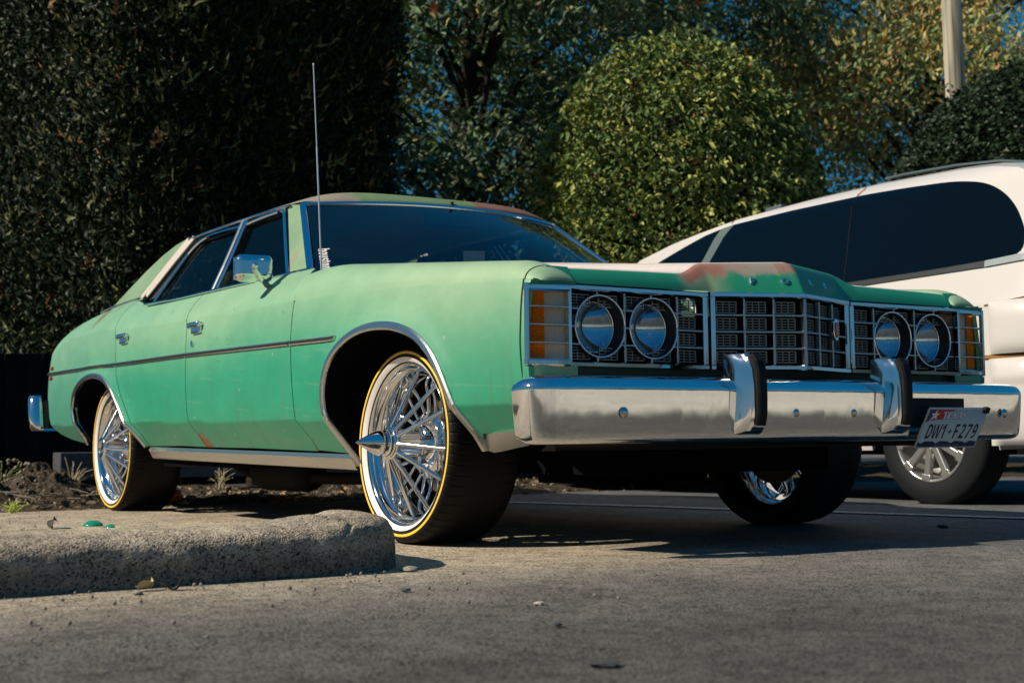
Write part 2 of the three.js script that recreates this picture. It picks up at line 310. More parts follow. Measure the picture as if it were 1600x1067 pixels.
  const hoodBase = x => 0.832 + (0.81 - x) * 0.105;
  const crownY = x => 0.852 + (0.70 - x) * 0.098 + (x < -0.4 ? -0.25 * (x + 0.4) * (x + 0.4) * 1.2 : 0);
  const nose = x => x <= 0.70 ? 1 : Math.sqrt(Math.max(0, 1 - Math.pow((x - 0.70) / 0.1465, 2)));
  const crownAt = (x, t) => {
    const n = nose(x), uy = x < 0.79 ? U(x) : lerp(0.787, 0.776, sstep(0.79, 0.85, x)), yc = lerp(0.777, crownY(x), n), yi = lerp(0.776, hoodBase(x) - 0.03, n);
    const zo = zs(Math.min(x, 0.8), Math.min(uy, U(Math.min(x, 0.8)))) - 0.01 * sstep(0.79, 0.85, x) - 0.02 * (1 - n), zi = 0.805;
    const k = (1 - t) * (1 - t) * (1 - t), l = 3 * t * (1 - t) * (1 - t), m = 3 * t * t * (1 - t), o = t * t * t;
    const tall = yc + (yc - uy) * 0.30;
    return V(x, k * uy + l * Math.min(tall, yc + 0.02) + m * (tall) + o * yi, k * zo + l * (zo - 0.012) + m * (zi + 0.005) + o * zi);
  };
  const crown = (x0, x1, n) => grid(n, 22, (u, v) => crownAt(lerp(x0, x1, u), v), { uvf: (u, v, p) => puv(p.x, p.y + 0.04) });
  const rearCrown = []; // the strip of fender beside the scuttle
  both('front_fender', [fside, crown(-0.70, 0.789, 70)], paint);
  const capSide = sheet([[0.812, 0.505], [0.838, 0.505], [0.838, 0.536], [0.823, 0.540], [0.820, 0.772], [0.838, 0.776], [0.838, 0.785], [0.797, 0.785], [0.799, 0.75], [0.806, 0.66], [0.807, 0.60]], 0.02, 0.04, (x, y) => V(x, y, zs(0.8, Math.min(y, 0.785)) - 0.08 * Math.max(0, x - 0.81)), { lip: 0.02, uvf: puv });
  const capLow = grid(10, 2, (u, v) => { const a = u * Math.PI / 2; return V(0.80 + 0.045 * Math.sin(a), lerp(0.50, 0.541, v), 0.918 + 0.043 * Math.cos(a)); }, { uvf: (u, v, p) => puv(p.x, 0.7) });
  const capLow2 = grid(6, 2, (u, v) => V(0.845, lerp(0.50, 0.541, v), lerp(0.918, 0.80, u)), { uvf: (u, v, p) => puv(p.x, 0.7) });
  both('fender_cap', [crown(0.7945, 0.8463, 26), capSide, capLow, capLow2], paint);

  // doors and rear quarter
  const doors = both('front_door', sh([...off(aseam, -gap), [-1.0, 0.997], [-1.4, 0.999], ...off(bseam, gap).reverse(), [-1.2, 0.316]]), paint);
  const rdoors = both('rear_door', sh([...off(bseam, -gap), [-2.2, 1.002], [-2.5, 1.008], [-2.66, 1.015], [-2.80, 1.045], ...off(cseam, gap).reverse(), [-2.0, 0.329]]), paint);
  const tailTop = [[-3.05, 1.066], [-3.25, 1.052], [-3.48, 1.035], [-3.79, 1.008], [-4.0, 0.982], [-4.13, 0.955], [-4.22, 0.915], [-4.272, 0.86], [-4.300, 0.79], [-4.325, 0.73], [-4.342, 0.656], [-4.338, 0.60], [-4.29, 0.56], [-4.235, 0.525], [-4.19, 0.500], [-4.13, 0.443], [-4.02, 0.403], [-3.82, 0.372], [-3.62, 0.354]];
  const quarter = both('rear_quarter', [sh([...off(cseam, -gap), ...tailTop, ...rar2])], paint);
  const deckY = x => interp([-4.3, -4.13, -4.0, -3.79, -3.48, -3.2, -2.9], [0.90, 0.957, 0.984, 1.010, 1.037, 1.058, 1.075], x);
  obj('boot_lid', [grid(24, 20, (u, v) => { const x = lerp(-4.18, -3.38, v), z0 = zs(x, deckY(x) - 0.002) - 0.002, z = lerp(-z0, z0, u); return V(x, deckY(x) + 0.02 * (1 - Math.pow(z / z0, 2)), z); }, { uvf: (u, v, p) => puv(p.x, p.y) }),
    grid(24, 16, (u, v) => { const y = lerp(0.50, 0.945, v), x = interp([0.44, 0.5, 0.56, 0.6, 0.656, 0.73, 0.79, 0.86, 0.915, 0.955], [-4.13, -4.19, -4.29, -4.338, -4.342, -4.325, -4.3, -4.272, -4.22, -4.13], y) + 0.004, z0 = zs(x, y) - 0.003, z = lerp(-z0, z0, u); return V(x - 0.03 * (1 - Math.pow(z / z0, 2)), y, z); }, { uvf: (u, v, p) => puv(p.x, p.y) })], paint);
  const tl = both('tail_lamp', [rbox(0.03, 0.14, 0.30, 0.01, -4.345, 0.70, 0.66)], std([0.30, 0.012, 0.01], 0.2));

  // bonnet with its pointed power bulge, and the header above the grilles
  const rz = z => clamp(1 - Math.abs(z) / 0.285), bh = z => sstep(0.375, 0.272, Math.abs(z));
  const xg = z => 0.832 + 0.103 * rz(z);
  const xh = z => lerp(0.798, 0.776 + 0.097 * rz(z), bh(z));
  const wsBot = z => V(-0.865 + 0.165 * (1 - Math.pow(z / 0.83, 2)), 0.985 + 0.035 * (1 - Math.pow(z / 0.83, 2)), z);
  const H = (x, z) => hoodBase(x) + bh(z) * (0.034 + 0.017 * rz(z) + 0.010 * sstep(0.3, -0.6, x)) + 0.010 * (1 - Math.pow(z / 0.8, 2)) - 0.006;
  const hs = [0, 0.05, 0.12, 0.22, 0.34, 0.46, 0.57, 0.66, 0.735, 0.79, 0.825, 0.845, 0.86, 0.872, 0.885, 0.90, 0.915, 0.93, 0.945, 0.96, 0.975, 0.988, 1];
  const zsCols = []; for (let i = 0; i <= 160; i++) zsCols.push(i / 160);
  const hoodPt = (u, v) => {
    const z = lerp(-0.80, 0.80, u), xr = wsBot(z).x + 0.035, xe = xh(z), ye = H(xe, z);
    if (v <= 0.86) { const t = v / 0.86, x = lerp(xr, xe, t); return V(x, H(x, z) - (x > xe - 0.03 ? 0.004 * Math.pow((x - xe + 0.03) / 0.03, 2) : 0), z); }
    const t = (v - 0.86) / 0.14, x1 = xg(z) + 0.006, y1 = 0.7765;
    return V(lerp(xe, x1, Math.pow(t, 0.85)) + 0.004 * Math.sin(Math.PI * t), lerp(ye - 0.004, y1, t), z);
  };
  const hoodUV = (u, v) => [lerp(-0.8, 0.8, u) / 1.7 + 0.5, v <= 0.86 ? (v / 0.86) * 0.8 : 0.8 + (v - 0.86) / 0.14 * 0.2];
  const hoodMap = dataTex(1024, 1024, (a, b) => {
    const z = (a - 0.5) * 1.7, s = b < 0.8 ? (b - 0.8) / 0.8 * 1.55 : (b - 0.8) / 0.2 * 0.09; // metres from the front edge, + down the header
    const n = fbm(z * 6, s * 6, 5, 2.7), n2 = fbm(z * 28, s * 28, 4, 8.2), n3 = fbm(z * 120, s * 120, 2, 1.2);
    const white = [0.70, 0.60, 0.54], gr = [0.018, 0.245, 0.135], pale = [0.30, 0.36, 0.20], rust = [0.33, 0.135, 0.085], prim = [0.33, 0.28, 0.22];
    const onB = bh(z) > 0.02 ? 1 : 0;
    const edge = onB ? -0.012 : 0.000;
    let c = [...gr]; if (s < edge) c = [...white];  // white top: bleached paint, with grazing sun glare worked into the colour
    if (z > 0.20 && z < 0.42) { const k = sstep(0.42, 0.36, z) * sstep(0.20, 0.30, z) * sstep(-0.02, 0.02, s); c = c.map((q, i) => lerp(q, pale[i], k * 0.75)); }  // pale streak: sun catching the bulge flank, put into the colour
    if (z > -0.03 && z < 0.40) {
      const lim = 0.036 + 0.05 * n + 0.03 * n2 + (z < 0.17 && z > 0.03 ? 0.012 : 0) , k = sstep(lim + 0.012, lim - 0.012, s) * (s > edge - 0.001 || s > -0.012 - 0.02 * n ? 1 : 0);
      const pink = sstep(-0.1, 0.25, z - 0.12 + 0.5 * n), mixc = rust.map((q, i) => lerp(prim[i], q, clamp(pink + (z < 0.05 ? 0.6 : 0) + 0.5 * n3)));
      c = c.map((q, i) => lerp(q, mixc[i], k * sstep(0.40, 0.36, z) * sstep(-0.03, 0.0, z)));
    }
    return c.map(q => q * (1 + 0.10 * n2 + 0.08 * n3));
  }, { srgb: true, repeat: false });
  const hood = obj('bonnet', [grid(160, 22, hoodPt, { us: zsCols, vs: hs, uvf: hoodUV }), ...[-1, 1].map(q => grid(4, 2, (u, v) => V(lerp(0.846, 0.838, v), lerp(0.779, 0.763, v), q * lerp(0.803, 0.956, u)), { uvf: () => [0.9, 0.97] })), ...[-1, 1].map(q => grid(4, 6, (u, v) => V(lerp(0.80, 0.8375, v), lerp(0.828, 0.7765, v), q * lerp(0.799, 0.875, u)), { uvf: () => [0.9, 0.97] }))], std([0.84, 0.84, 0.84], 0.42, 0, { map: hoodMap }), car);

  // windscreen, roof, pillars
  const wsTop = z => { const q = 1 - Math.pow(Math.abs(z) / 0.645, 2); return V(-1.335 + 0.145 * q, 1.336 + 0.017 * q, z); };
  const wsAt = (u, v) => { const a = wsBot(lerp(-0.83, 0.83, u)), b = wsTop(lerp(-0.645, 0.645, u)); const p = a.lerp(b, v); const w = Math.sin(Math.PI * v) * (1 - Math.pow(2 * u - 1, 2)); p.x += 0.03 * w; p.y += 0.012 * w; return p; };
  obj('windscreen', [grid(36, 14, (u, v) => wsAt(lerp(0.012, 0.988, u), lerp(0.0, 0.985, v)))], M.glass, car);
  const wsN = V(0.55, 0.83, 0);
  const edgeR = []; for (let i = 0; i <= 14; i++) edgeR.push(wsAt(1, i / 14)); const edgeT = []; for (let i = 0; i <= 40; i++) edgeT.push(wsAt(i / 40, 1));
  const pillarTrim = [[-0.014, -0.004], [-0.014, 0.005], [-0.010, 0.009], [0.010, 0.009], [0.014, 0.005], [0.014, -0.004]];
  both('windscreen_trim', [sweep(edgeR, V(0.6, 0.55, 0.35), pillarTrim)], M.chrome);
  obj('windscreen_trim', [sweep(edgeT, V(0.75, 0.60, 0), pillarTrim)], M.chrome, car);
  const roofYc = smoothInterp([-3.0, -2.8, -2.5, -2.0, -1.5, -1.3, -1.19], [1.325, 1.375, 1.412, 1.430, 1.421, 1.407, 1.390]);
  const roofYe = smoothInterp([-3.0, -2.65, -2.5, -2.0, -1.4, -1.2], [1.30, 1.345, 1.354, 1.358, 1.350, 1.340]);
  const roofPt = (u, v) => { const ze = lerp(0.652, 0.640, v), z = lerp(-ze, ze, u), xf = wsTop(Math.min(0.645, Math.abs(z))).x + 0.004, x = lerp(xf, -2.86, v), k = Math.pow(Math.abs(z) / ze, 5.5), f = Math.pow(clamp(v / 0.045), 0.55); const y = lerp(wsTop(Math.min(0.645, Math.abs(z))).y + 0.010, roofYe(x) + (roofYc(x) - roofYe(x)) * (1 - k), f); return V(x, y, z); };
  const rv = []; for (let i = 0; i <= 60; i++) rv.push(i < 16 ? 0.05 * i / 16 : 0.05 + 0.95 * (i - 16) / 44); const ru = []; for (let i = 0; i <= 64; i++) { const q = i / 32 - 1; ru.push(0.5 + 0.5 * Math.sign(q) * (1 - Math.pow(1 - Math.abs(q), 1.7))); }
  obj('roof', [grid(64, 60, roofPt, { us: ru, vs: rv, uvf: (u, v, p) => [p.z * 0.5 + 0.61, (p.x + 3) / 2] })], roofPaint, car);
  const sailEdge = [[-2.86, 1.352], [-3.0, 1.312], [-3.15, 1.243], [-3.30, 1.150], [-3.43, 1.062]];
  both('sail_panel', [sheet([[-2.925, 1.066], [-2.62, 1.364], [-2.74, 1.366], ...sailEdge, [-3.2, 1.056]], 0.05, 0.05, green, { lip: 0.015, uvf: guv })], sailPaint);
  const backAt = (u, v) => { const i = v * 4, k = Math.min(3, Math.floor(i)), a = sailEdge[k], b = sailEdge[k + 1], x = lerp(a[0], b[0], i - k), y = lerp(a[1], b[1], i - k), ze = G(x, y), z = lerp(-ze, ze, u); return V(x - 0.05 * (1 - Math.pow(z / ze, 2)), y + 0.03 * (1 - Math.pow(z / ze, 2)), z); };
  obj('rear_window', [grid(20, 12, (u, v) => backAt(lerp(0.13, 0.87, u), lerp(0.10, 0.97, v)))], M.glass, car);
  obj('rear_window_surround', [grid(4, 12, (u, v) => backAt(lerp(0, 0.13, u), v)), grid(4, 12, (u, v) => backAt(lerp(0.87, 1, u), v)), grid(20, 2, (u, v) => backAt(lerp(0.13, 0.87, u), lerp(0, 0.1, v)))], sailPaint, car);
  const fq = (pts, lip, mat, name, parents) => both(name, [sheet(pts, 0.06, 0.06, green, { lip, uvf: guv })], mat, parents);
  // A pillar
  both('windscreen_pillar', [grid(6, 14, (u, v) => { const e = wsAt(1, v), a = V(lerp(-1.000, -1.470, v), lerp(0.985, 1.352, v), 0), b = V(a.x, a.y, G(a.x, a.y) + 0.006); const p = e.clone().lerp(b, u); p.z += 0.004 * Math.sin(Math.PI * u); return p; }, { uvf: (u, v, p) => [p.x * 0.5 + 1.5, p.y - 0.9] })], sailPaint);
  const onG = (pts, o = 0.006) => pts.map(([x, y]) => V(x, y, G(x, y) + o)), Gn = V(0, 0.48, 0.88);
  both('drip_rail', [sweep(onG(resample([[-1.41, 1.338], [-1.6, 1.345], [-2.0, 1.350], [-2.4, 1.350], [-2.60, 1.345]], 0.05), 0.010), Gn, trimProfile(0.012, 0.011))], M.chrome);
  both('window_header', [sheet([[-1.44, 1.315], [-1.45, 1.338], [-2.0, 1.348], [-2.61, 1.343], [-2.60, 1.310], [-1.96, 1.316]], 0.06, 0.03, (x, y) => V(x, y, G(x, y) - 0.006), { lip: 0.01 })], M.gloss);
  const frame = (pts, w = 0.014) => sweep(onG(resample(pts, 0.03), 0.004), Gn, trimProfile(w, 0.009));
  const fwin = [[-1.035, 0.998], [-1.27, 1.172], [-1.455, 1.312], [-1.485, 1.328], [-1.54, 1.331], [-1.88, 1.322]];
  both('window_frame', [sweep(onG([...resample(fwin.slice(0, 3), 0.04), [-1.475, 1.325], [-1.505, 1.330], ...resample([[-1.54, 1.331], [-1.72, 1.330], [-1.90, 1.322]], 0.04)], 0.004), Gn, trimProfile(0.018, 0.010))], M.chrome, doors);
  both('pillar_trim', [sweep(onG([[-1.838, 0.998], [-1.868, 1.12], [-1.905, 1.24], [-1.945, 1.352]], 0.010), Gn, trimProfile(0.026, 0.010))], M.stainless);
  both('pillar_trim', [sweep(onG([[-1.792, 0.998], [-1.822, 1.12], [-1.86, 1.24], [-1.900, 1.340]], 0.008), Gn, trimProfile(0.030, 0.010))], M.chrome);
  both('window_frame', [sweep(onG(resample([[-1.93, 1.315], [-2.2, 1.328], [-2.44, 1.318], [-2.53, 1.27], [-2.60, 1.16], [-2.652, 1.055], [-2.665, 1.03], [-2.64, 1.015], [-2.58, 1.012]], 0.03), 0.002), Gn, trimProfile(0.018, 0.010))], M.chrome, rdoors);
  const pale = std([0.50, 0.43, 0.37], 0.35);
  both('sail_trim', [sweep(onG([[-2.898, 1.080], [-2.83, 1.155], [-2.755, 1.24], [-2.645, 1.352]], 0.008), Gn, trimProfile(0.042, 0.012))], pale);
  both('sail_trim', [sweep(onG([[-2.828, 1.080], [-2.76, 1.155], [-2.688, 1.24], [-2.575, 1.352]], 0.008), Gn, trimProfile(0.040, 0.012))], pale);
  fq([[-2.80, 1.055], [-2.70, 1.06], [-2.52, 1.33], [-2.57, 1.345]], 0.01, M.gloss, 'sail_gasket');
  both('door_window', [sheet([[-1.04, 1.002], [-1.475, 1.325], [-1.89, 1.328], [-1.775, 1.002]], 0.1, 0.1, (x, y) => V(x, y, G(x, y) - 0.012), { lip: 0 })], M.sideGlass, doors);
  both('door_window', [sheet([[-1.85, 1.002], [-1.945, 1.328], [-2.53, 1.328], [-2.69, 1.03], [-2.64, 1.008]], 0.1, 0.1, (x, y) => V(x, y, G(x, y) - 0.012), { lip: 0 })], M.sideGlass, rdoors);
  // belt trim along the sill, and the ledge inside it
  const sillP = []; for (let x = -0.80; x > -2.66; x -= 0.06) sillP.push(V(x, interp([-2.66, -2.2, -1.4, -0.8], [1.015, 1.002, 0.999, 0.992], x), zs(x, 0.995) + 0.002));
  both('belt_trim', [sweep(sillP, V(0, 0.8, 0.6), trimProfile(0.014, 0.007))], M.chrome);
  both('quarter_trim', [sweep(resample([[-2.93, 1.074, 0.812], [-3.15, 1.066, 0.815], [-3.33, 1.058, 0.80], [-3.46, 1.045, 0.78]], 0.05).map(p => V(p[0], p[1], zs(p[0], p[1]) + 0.004)), V(0, 0.7, 0.7), trimProfile(0.012, 0.008))], M.stainless);
  both('sill_ledge', [grid(20, 2, (u, v) => { const x = lerp(-0.83, -2.93, u), y = interp([-2.9, -2.66, -2.2, -1.4, -0.8], [1.066, 1.016, 1.003, 1.0, 0.993], x) - 0.003; return V(x, y - 0.002 * v, lerp(zs(x, y) - 0.001, G(x, y) - 0.03, v)); })], M.gloss);

  // body side moulding, one length per panel, chrome with a black insert
  const moldY = x => interp([-4.15, -4.1, -2.765, -1.77, -0.674, -0.297], [0.748, 0.747, 0.728, 0.717, 0.698, 0.691], x);
  const molding = (x0, x1, pr) => {
    const P = [], N = []; const n = Math.ceil((x0 - x1) / 0.08); for (let i = 0; i <= n; i++) { const x = lerp(x0, x1, i / n), y = moldY(x); P.push(V(x, y, zs(x, y) + 0.001)); N.push(sideN(x, y)); }
    const a = both('side_moulding', [sweep(P, N, trimProfile(0.019, 0.009))], M.stainless, pr);
    const P2 = P.map((p, i) => p.clone().addScaledVector(N[i], 0.0086));
    both('moulding_insert', [sweep(P2, N, [[-0.004, 0], [-0.004, 0.002], [0.004, 0.002], [0.004, 0]])], M.black, [a[0], a[1]]);
  };
  molding(-0.297, -0.678, car && null); molding(-0.692, -1.765, doors); molding(-1.777, -2.757, rdoors); molding(-2.770, -4.29, quarter);
  both('side_marker', [rbox(0.085, 0.018, 0.012, 0.004, -4.12, 0.778, zs(-4.12, 0.778) + 0.001, [0, -0.20, 0]), rbox(0.085, 0.018, 0.012, 0.004, -4.13, 0.722, zs(-4.13, 0.722) + 0.001, [0, -0.20, 0])], std([0.45, 0.02, 0.015], 0.3));
  // handles and lock
  for (const [x, y, pr, lock] of [[-1.655, 0.830, doors, true], [-2.645, 0.850, rdoors, false]]) {
    const z = zs(x, y);
    both('door_handle', [rbox(0.130, 0.024, 0.018, 0.008, x, y + 0.010, z + 0.018), rbox(0.100, 0.034, 0.022, 0.008, x + 0.008, y - 0.012, z + 0.006), bar([x + 0.052, y + 0.008, z], [x + 0.052, y + 0.008, z + 0.02], 0.011, 12), bar([x - 0.055, y + 0.006, z], [x - 0.055, y + 0.006, z + 0.02], 0.011, 12)], M.chrome, pr);
    if (lock) both('door_lock', [bar([-1.69, 0.762, zs(-1.69, 0.762) - 0.004], [-1.69, 0.762, zs(-1.69, 0.762) + 0.006], 0.014, 16)], M.chrome, pr);
  }
  // arch trims and sill trims
  const archTrim = A => { const R = resample(A, 0.02); return sweep(R.map(p => V(p[0], p[1], zs(p[0], p[1]) + 0.001)), R.map(p => sideN(p[0], p[1])), [[-0.014, -0.03], [-0.014, 0.004], [-0.008, 0.009], [0.008, 0.009], [0.014, 0.004], [0.014, -0.002]]); };
  both('arch_trim', [archTrim(farch)], M.stainless); both('arch_trim', [archTrim(rarch)], M.stainless);
  const sillTrim = (x0, x1, yT, yB) => { const P = [], N = []; for (let i = 0; i <= 24; i++) { const x = lerp(x0, x1, i / 24); P.push(V(x, (yT(x) + yB(x)) / 2, W(x) - 0.078)); N.push(V(0, 0, 1)); } const h = (yT(0) - yB(0)) / 2; return sweep(P, N, [[-h, -0.03], [-h, 0.004], [-h + 0.014, 0.013], [-h + 0.02, 0.008], [h - 0.006, -0.006], [h, -0.012], [h, -0.04]].map(([a, b]) => [-a, b])); };
  both('sill_trim', [sillTrim(-0.318, -2.430, x => interp([-2.43, -0.31], [0.326, 0.291], x), x => interp([-2.43, -0.31], [0.272, 0.237], x))], M.stainless);
  both('sill_trim', [sheet([[0.515, 0.305], [0.520, 0.350], [0.805, 0.365], [0.825, 0.33], [0.74, 0.317], [0.60, 0.300], [0.56, 0.296]], 0.04, 0.02, (x, y) => V(x, y, W(x) - 0.056 - (0.36 - y) * 0.35), { lip: 0.02 })], M.stainless);

  // underneath: wells, floor, engine bay
  for (const A of [farch, rarch]) { const R = resample(A, 0.03); both('wheel_well', [grid(R.length - 1, 3, (u, v) => { const p = R[Math.round(u * (R.length - 1))]; return V(p[0], p[1] + 0.004, lerp(zs(p[0], p[1]) - 0.022, 0.5, v)); }), sheet([...A.map(p => [p[0], p[1] + 0.004])], 0.2, 0.2, (x, y) => V(x, y, 0.5), { lip: 0 })], M.void_); }
  obj('underbody', [box(1.92, 0.06, 1.76, -1.40, 0.265, 0), box(4.6, 0.10, 0.96, -1.75, 0.27, 0), box(0.62, 0.08, 1.7, -3.80, 0.43, 0), box(0.9, 0.40, 0.98, 0.2, 0.52, 0), box(0.20, 0.16, 1.78, 0.66, 0.40, 0), box(0.04, 0.40, 1.75, -0.60, 0.62, 0), bar([-3.073, 0.326, -0.72], [-3.073, 0.326, 0.72], 0.045, 12), bar([0, 0.32, -0.72], [0, 0.27, -0.2], 0.035), bar([0, 0.32, 0.72], [0, 0.27, 0.2], 0.035), box(0.35, 0.12, 0.5, 0, 0.24, 0)], M.void_, car);
  obj('exhaust_pipe', [tube([[-0.7, 0.19, 0.35], [-1.6, 0.18, 0.42], [-2.4, 0.19, 0.42], [-2.8, 0.27, 0.42], [-3.4, 0.27, 0.45], [-4.1, 0.27, 0.5]], 0.026), xf(new THREE.CapsuleGeometry(0.085, 0.45, 4, 14), { p: [-2.0, 0.20, 0.42], r: [0, 0, Math.PI / 2] })], std([0.012, 0.011, 0.010], 0.8, 0, { specularIntensity: 0.2 }), car);
  // cabin
  obj('cabin_floor', [box(2.4, 0.03, 1.6, -1.75, 0.36, 0), box(0.04, 0.6, 1.6, -3.0, 0.70, 0), box(0.03, 0.62, 1.5, -0.66, 0.68, 0), box(0.9, 0.03, 1.5, -3.05, 0.995, 0)], M.cabin, car);
  both('door_lining', [grid(8, 2, (u, v) => { const x = lerp(-0.8, -2.9, u); return V(x, lerp(0.34, 0.985, v), 0.80); })], M.cabin);
  obj('front_bench', [rbox(0.55, 0.20, 1.45, 0.06, -1.72, 0.62, 0), rbox(0.18, 0.56, 1.45, 0.07, -2.02, 0.86, 0, [0, 0, 0.20])], M.seat, car);
  obj('rear_bench', [rbox(0.50, 0.20, 1.45, 0.06, -2.62, 0.62, 0), rbox(0.18, 0.50, 1.45, 0.07, -2.90, 0.83, 0, [0, 0, 0.28])], M.seat, car);
  obj('dashboard', [rbox(0.36, 0.16, 1.56, 0.05, -0.92, 0.92, 0)], M.cabin, car);
  obj('steering_wheel', [xf(new THREE.TorusGeometry(0.19, 0.014, 8, 36), { p: [-1.22, 0.93, -0.40], r: [0, Math.PI / 2, 0] }), bar([-1.22, 0.93, -0.40], [-0.95, 0.86, -0.40], 0.025), rbox(0.03, 0.03, 0.36, 0.01, -1.22, 0.93, -0.40)], M.black, car);
  obj('interior_mirror', [rbox(0.02, 0.06, 0.24, 0.01, -1.22, 1.30, 0.0), bar([-1.20, 1.33, 0], [-1.19, 1.38, 0], 0.008)], M.black, car);
  obj('windscreen_card', [xf(box(0.09, 0.10, 0.002), { p: [-0.905, 1.075, 0.065], r: [0, 1.2, 0] })], std([0.09, 0.12, 0.13], 0.6), car);

  // bumper
  const bpath = (() => { const P = [[0.864, 1.033], [0.902, 1.031], [0.938, 1.016], [0.962, 0.988], [0.976, 0.945], [0.985, 0.88], [0.992, 0.80], [1.000, 0.60], [1.006, 0.30], [1.008, 0]]; const all = [...P.map(p => V(p[0], 0, p[1])), ...P.slice(0, -1).reverse().map(p => V(p[0], 0, -p[1]))]; return new THREE.CatmullRomCurve3(all, false, 'centripetal').getSpacedPoints(150); })();
  const bprof = []; // [height, out]
  const bp0 = [[0.455, -0.105], [0.505, -0.104], [0.5105, -0.095], [0.5095, -0.06], [0.505, -0.030], [0.498, -0.012], [0.488, -0.002], [0.478, 0.0032], [0.472, 0.0045], [0.46, 0.0042], [0.43, 0.0025], [0.40, 0.0003], [0.37, -0.0025], [0.345, -0.006], [0.331, -0.011], [0.322, -0.022], [0.318, -0.040], [0.317, -0.085]];
  const bc = new THREE.CatmullRomCurve3(bp0.map(p => V(p[0], p[1], 0)), false, 'centripetal').getPoints(60);
  const bn = bpath.map((p, i) => { const a = bpath[Math.max(0, i - 1)], b = bpath[Math.min(150, i + 1)], t = b.clone().sub(a); return V(-t.z, 0, t.x).normalize(); });
  const bumper = obj('front_bumper', [grid(150, 60, (u, v) => { const i = Math.round(u * 150), q = bc[Math.round(v * 60)], d = Math.abs(bpath[i].z) > 0.98 ? 1 - 0.5 * sstep(0.03, 0.0, (bpath[i].x - 0.864)) : 1; const mid = 0.412; return bpath[i].clone().addScaledVector(bn[i], q.y * 1).setY(mid + (q.x - mid) * lerp(0.93, 1, sstep(0.864, 0.89, bpath[i].x))); }, { uvf: (u, v) => [u * 4, v * 0.5] })], M.bumper, car);
  for (const s of [-1, 1]) { // turned-in ends of the bumper
    obj('bumper_end', [grid(2, 60, (u, v) => { const i = s > 0 ? 0 : 150, q = bc[Math.round(v * 60)]; const mid = 0.412, p = bpath[i].clone().addScaledVector(bn[i], lerp(q.y, -0.105, u * 0.98)); return p.setY(mid + (q.x - mid) * 0.93 * (1 - 0.02 * u)).setX(p.x - 0.012 * Math.sin(u * 1.5)); })], M.bumper, bumper);
  }
  for (const z of [0.755, 0.114, -0.13, -0.86]) obj('bumper_bolt', [latheX([[0, 0.007], [0.006, 0.007], [0.011, 0.003], [0.013, 0], [0.015, -0.002]], 20)], M.stainless, bumper).position.set(1.009 - 0.012 * Math.abs(z), 0.405, z);
  for (const z of [0.307, -0.307]) {
    const xF = v => interp([0, 0.08, 0.2, 0.6, 0.82, 0.93, 1], [1.040, 1.056, 1.062, 1.062, 1.055, 1.042, 1.020], v), yF = v => lerp(0.350, 0.566, v) + 0.010 * Math.pow(v, 8), yB = v => lerp(0.331, 0.574, v), hb = v => lerp(0.064, 0.050, v), hf = 0.024;
    const vv = [0, 0.04, 0.08, 0.14, 0.2, 0.4, 0.6, 0.72, 0.82, 0.88, 0.93, 0.97, 1];
    const sidePl = q => grid(5, 12, (u, v) => V(lerp(0.965, xF(v) - 0.010, u), lerp(yB(v), yF(v), u), q * (lerp(hb(v), hf + 0.004, u) + 0.003 * Math.sin(Math.PI * u))), { vs: vv });
    const chamf = q => grid(1, 12, (u, v) => V(xF(v) - 0.010 * (1 - u), yF(v), q * (hf + 0.004 * (1 - u))), { vs: vv });
    const g = merge([sidePl(1), sidePl(-1), chamf(1), chamf(-1), grid(2, 12, (u, v) => V(xF(v), yF(v), lerp(-hf, hf, u)), { vs: vv }), grid(4, 6, (u, v) => { const w = lerp(hb(1), hf + 0.004, u); return V(lerp(0.965, xF(1), u), lerp(yB(1), yF(1), u) + 0.006 * (1 - Math.pow(2 * v - 1, 2)), lerp(-w, w, v)); }), grid(4, 2, (u, v) => { const w = lerp(hb(0), hf + 0.004, u); return V(lerp(0.965, xF(0), u), lerp(yB(0), yF(0), u), lerp(-w, w, v)); })]);
    const gu = obj('bumper_guard', [g], M.chrome, car); gu.position.z = z;
    obj('rubber_strip', [sweep([[1.056, 0.368, 0], [1.064, 0.40, 0], [1.066, 0.46, 0], [1.064, 0.52, 0], [1.056, 0.550, 0], [1.040, 0.570, 0]].map(p => V(...p)), V(1, 0.1, 0), [[-0.019, -0.01], [-0.019, 0.006], [-0.013, 0.011], [0.013, 0.011], [0.019, 0.006], [0.019, -0.01]])], M.rubber, gu);
  }
  obj('front_valance', [grid(40, 3, (u, v) => V(0.815 + 0.002 * v, lerp(0.47, 0.542, v), lerp(-0.86, 0.86, u)))], std([0.025, 0.05, 0.045], 0.5, 0, { specularIntensity: 0.4 }), car);
  obj('lower_valance', [grid(40, 3, (u, v) => V(lerp(0.80, 0.86, v), lerp(0.30, 0.335, v), lerp(-0.90, 0.90, u))), grid(40, 3, (u, v) => V(0.815, lerp(0.30, 0.47, v), lerp(-0.86, 0.86, u)))], M.black, car);
  both('rear_bumper', [grid(60, 16, (u, v) => { const P = new THREE.CatmullRomCurve3([V(-4.318, 0, 0.925), V(-4.322, 0, 0.952), V(-4.338, 0, 0.972), V(-4.375, 0, 0.976), V(-4.425, 0, 0.955), V(-4.46, 0, 0.87), V(-4.478, 0, 0.6), V(-4.482, 0, 0)], false, 'centripetal'), q = Math.pow(u, 1.8), p = P.getPointAt(q), t = P.getTangentAt(q), a = v * Math.PI, o = 0.020 * Math.pow(Math.sin(a), 0.6); return V(p.x + t.z * o + 0.055 * (0.5 - v), lerp(0.428, 0.632, v), p.z - t.x * o); })], M.chrome);
  both('bumper_filler', [box(0.16, 0.16, 0.12, -4.27, 0.52, 0.86)], M.void_);

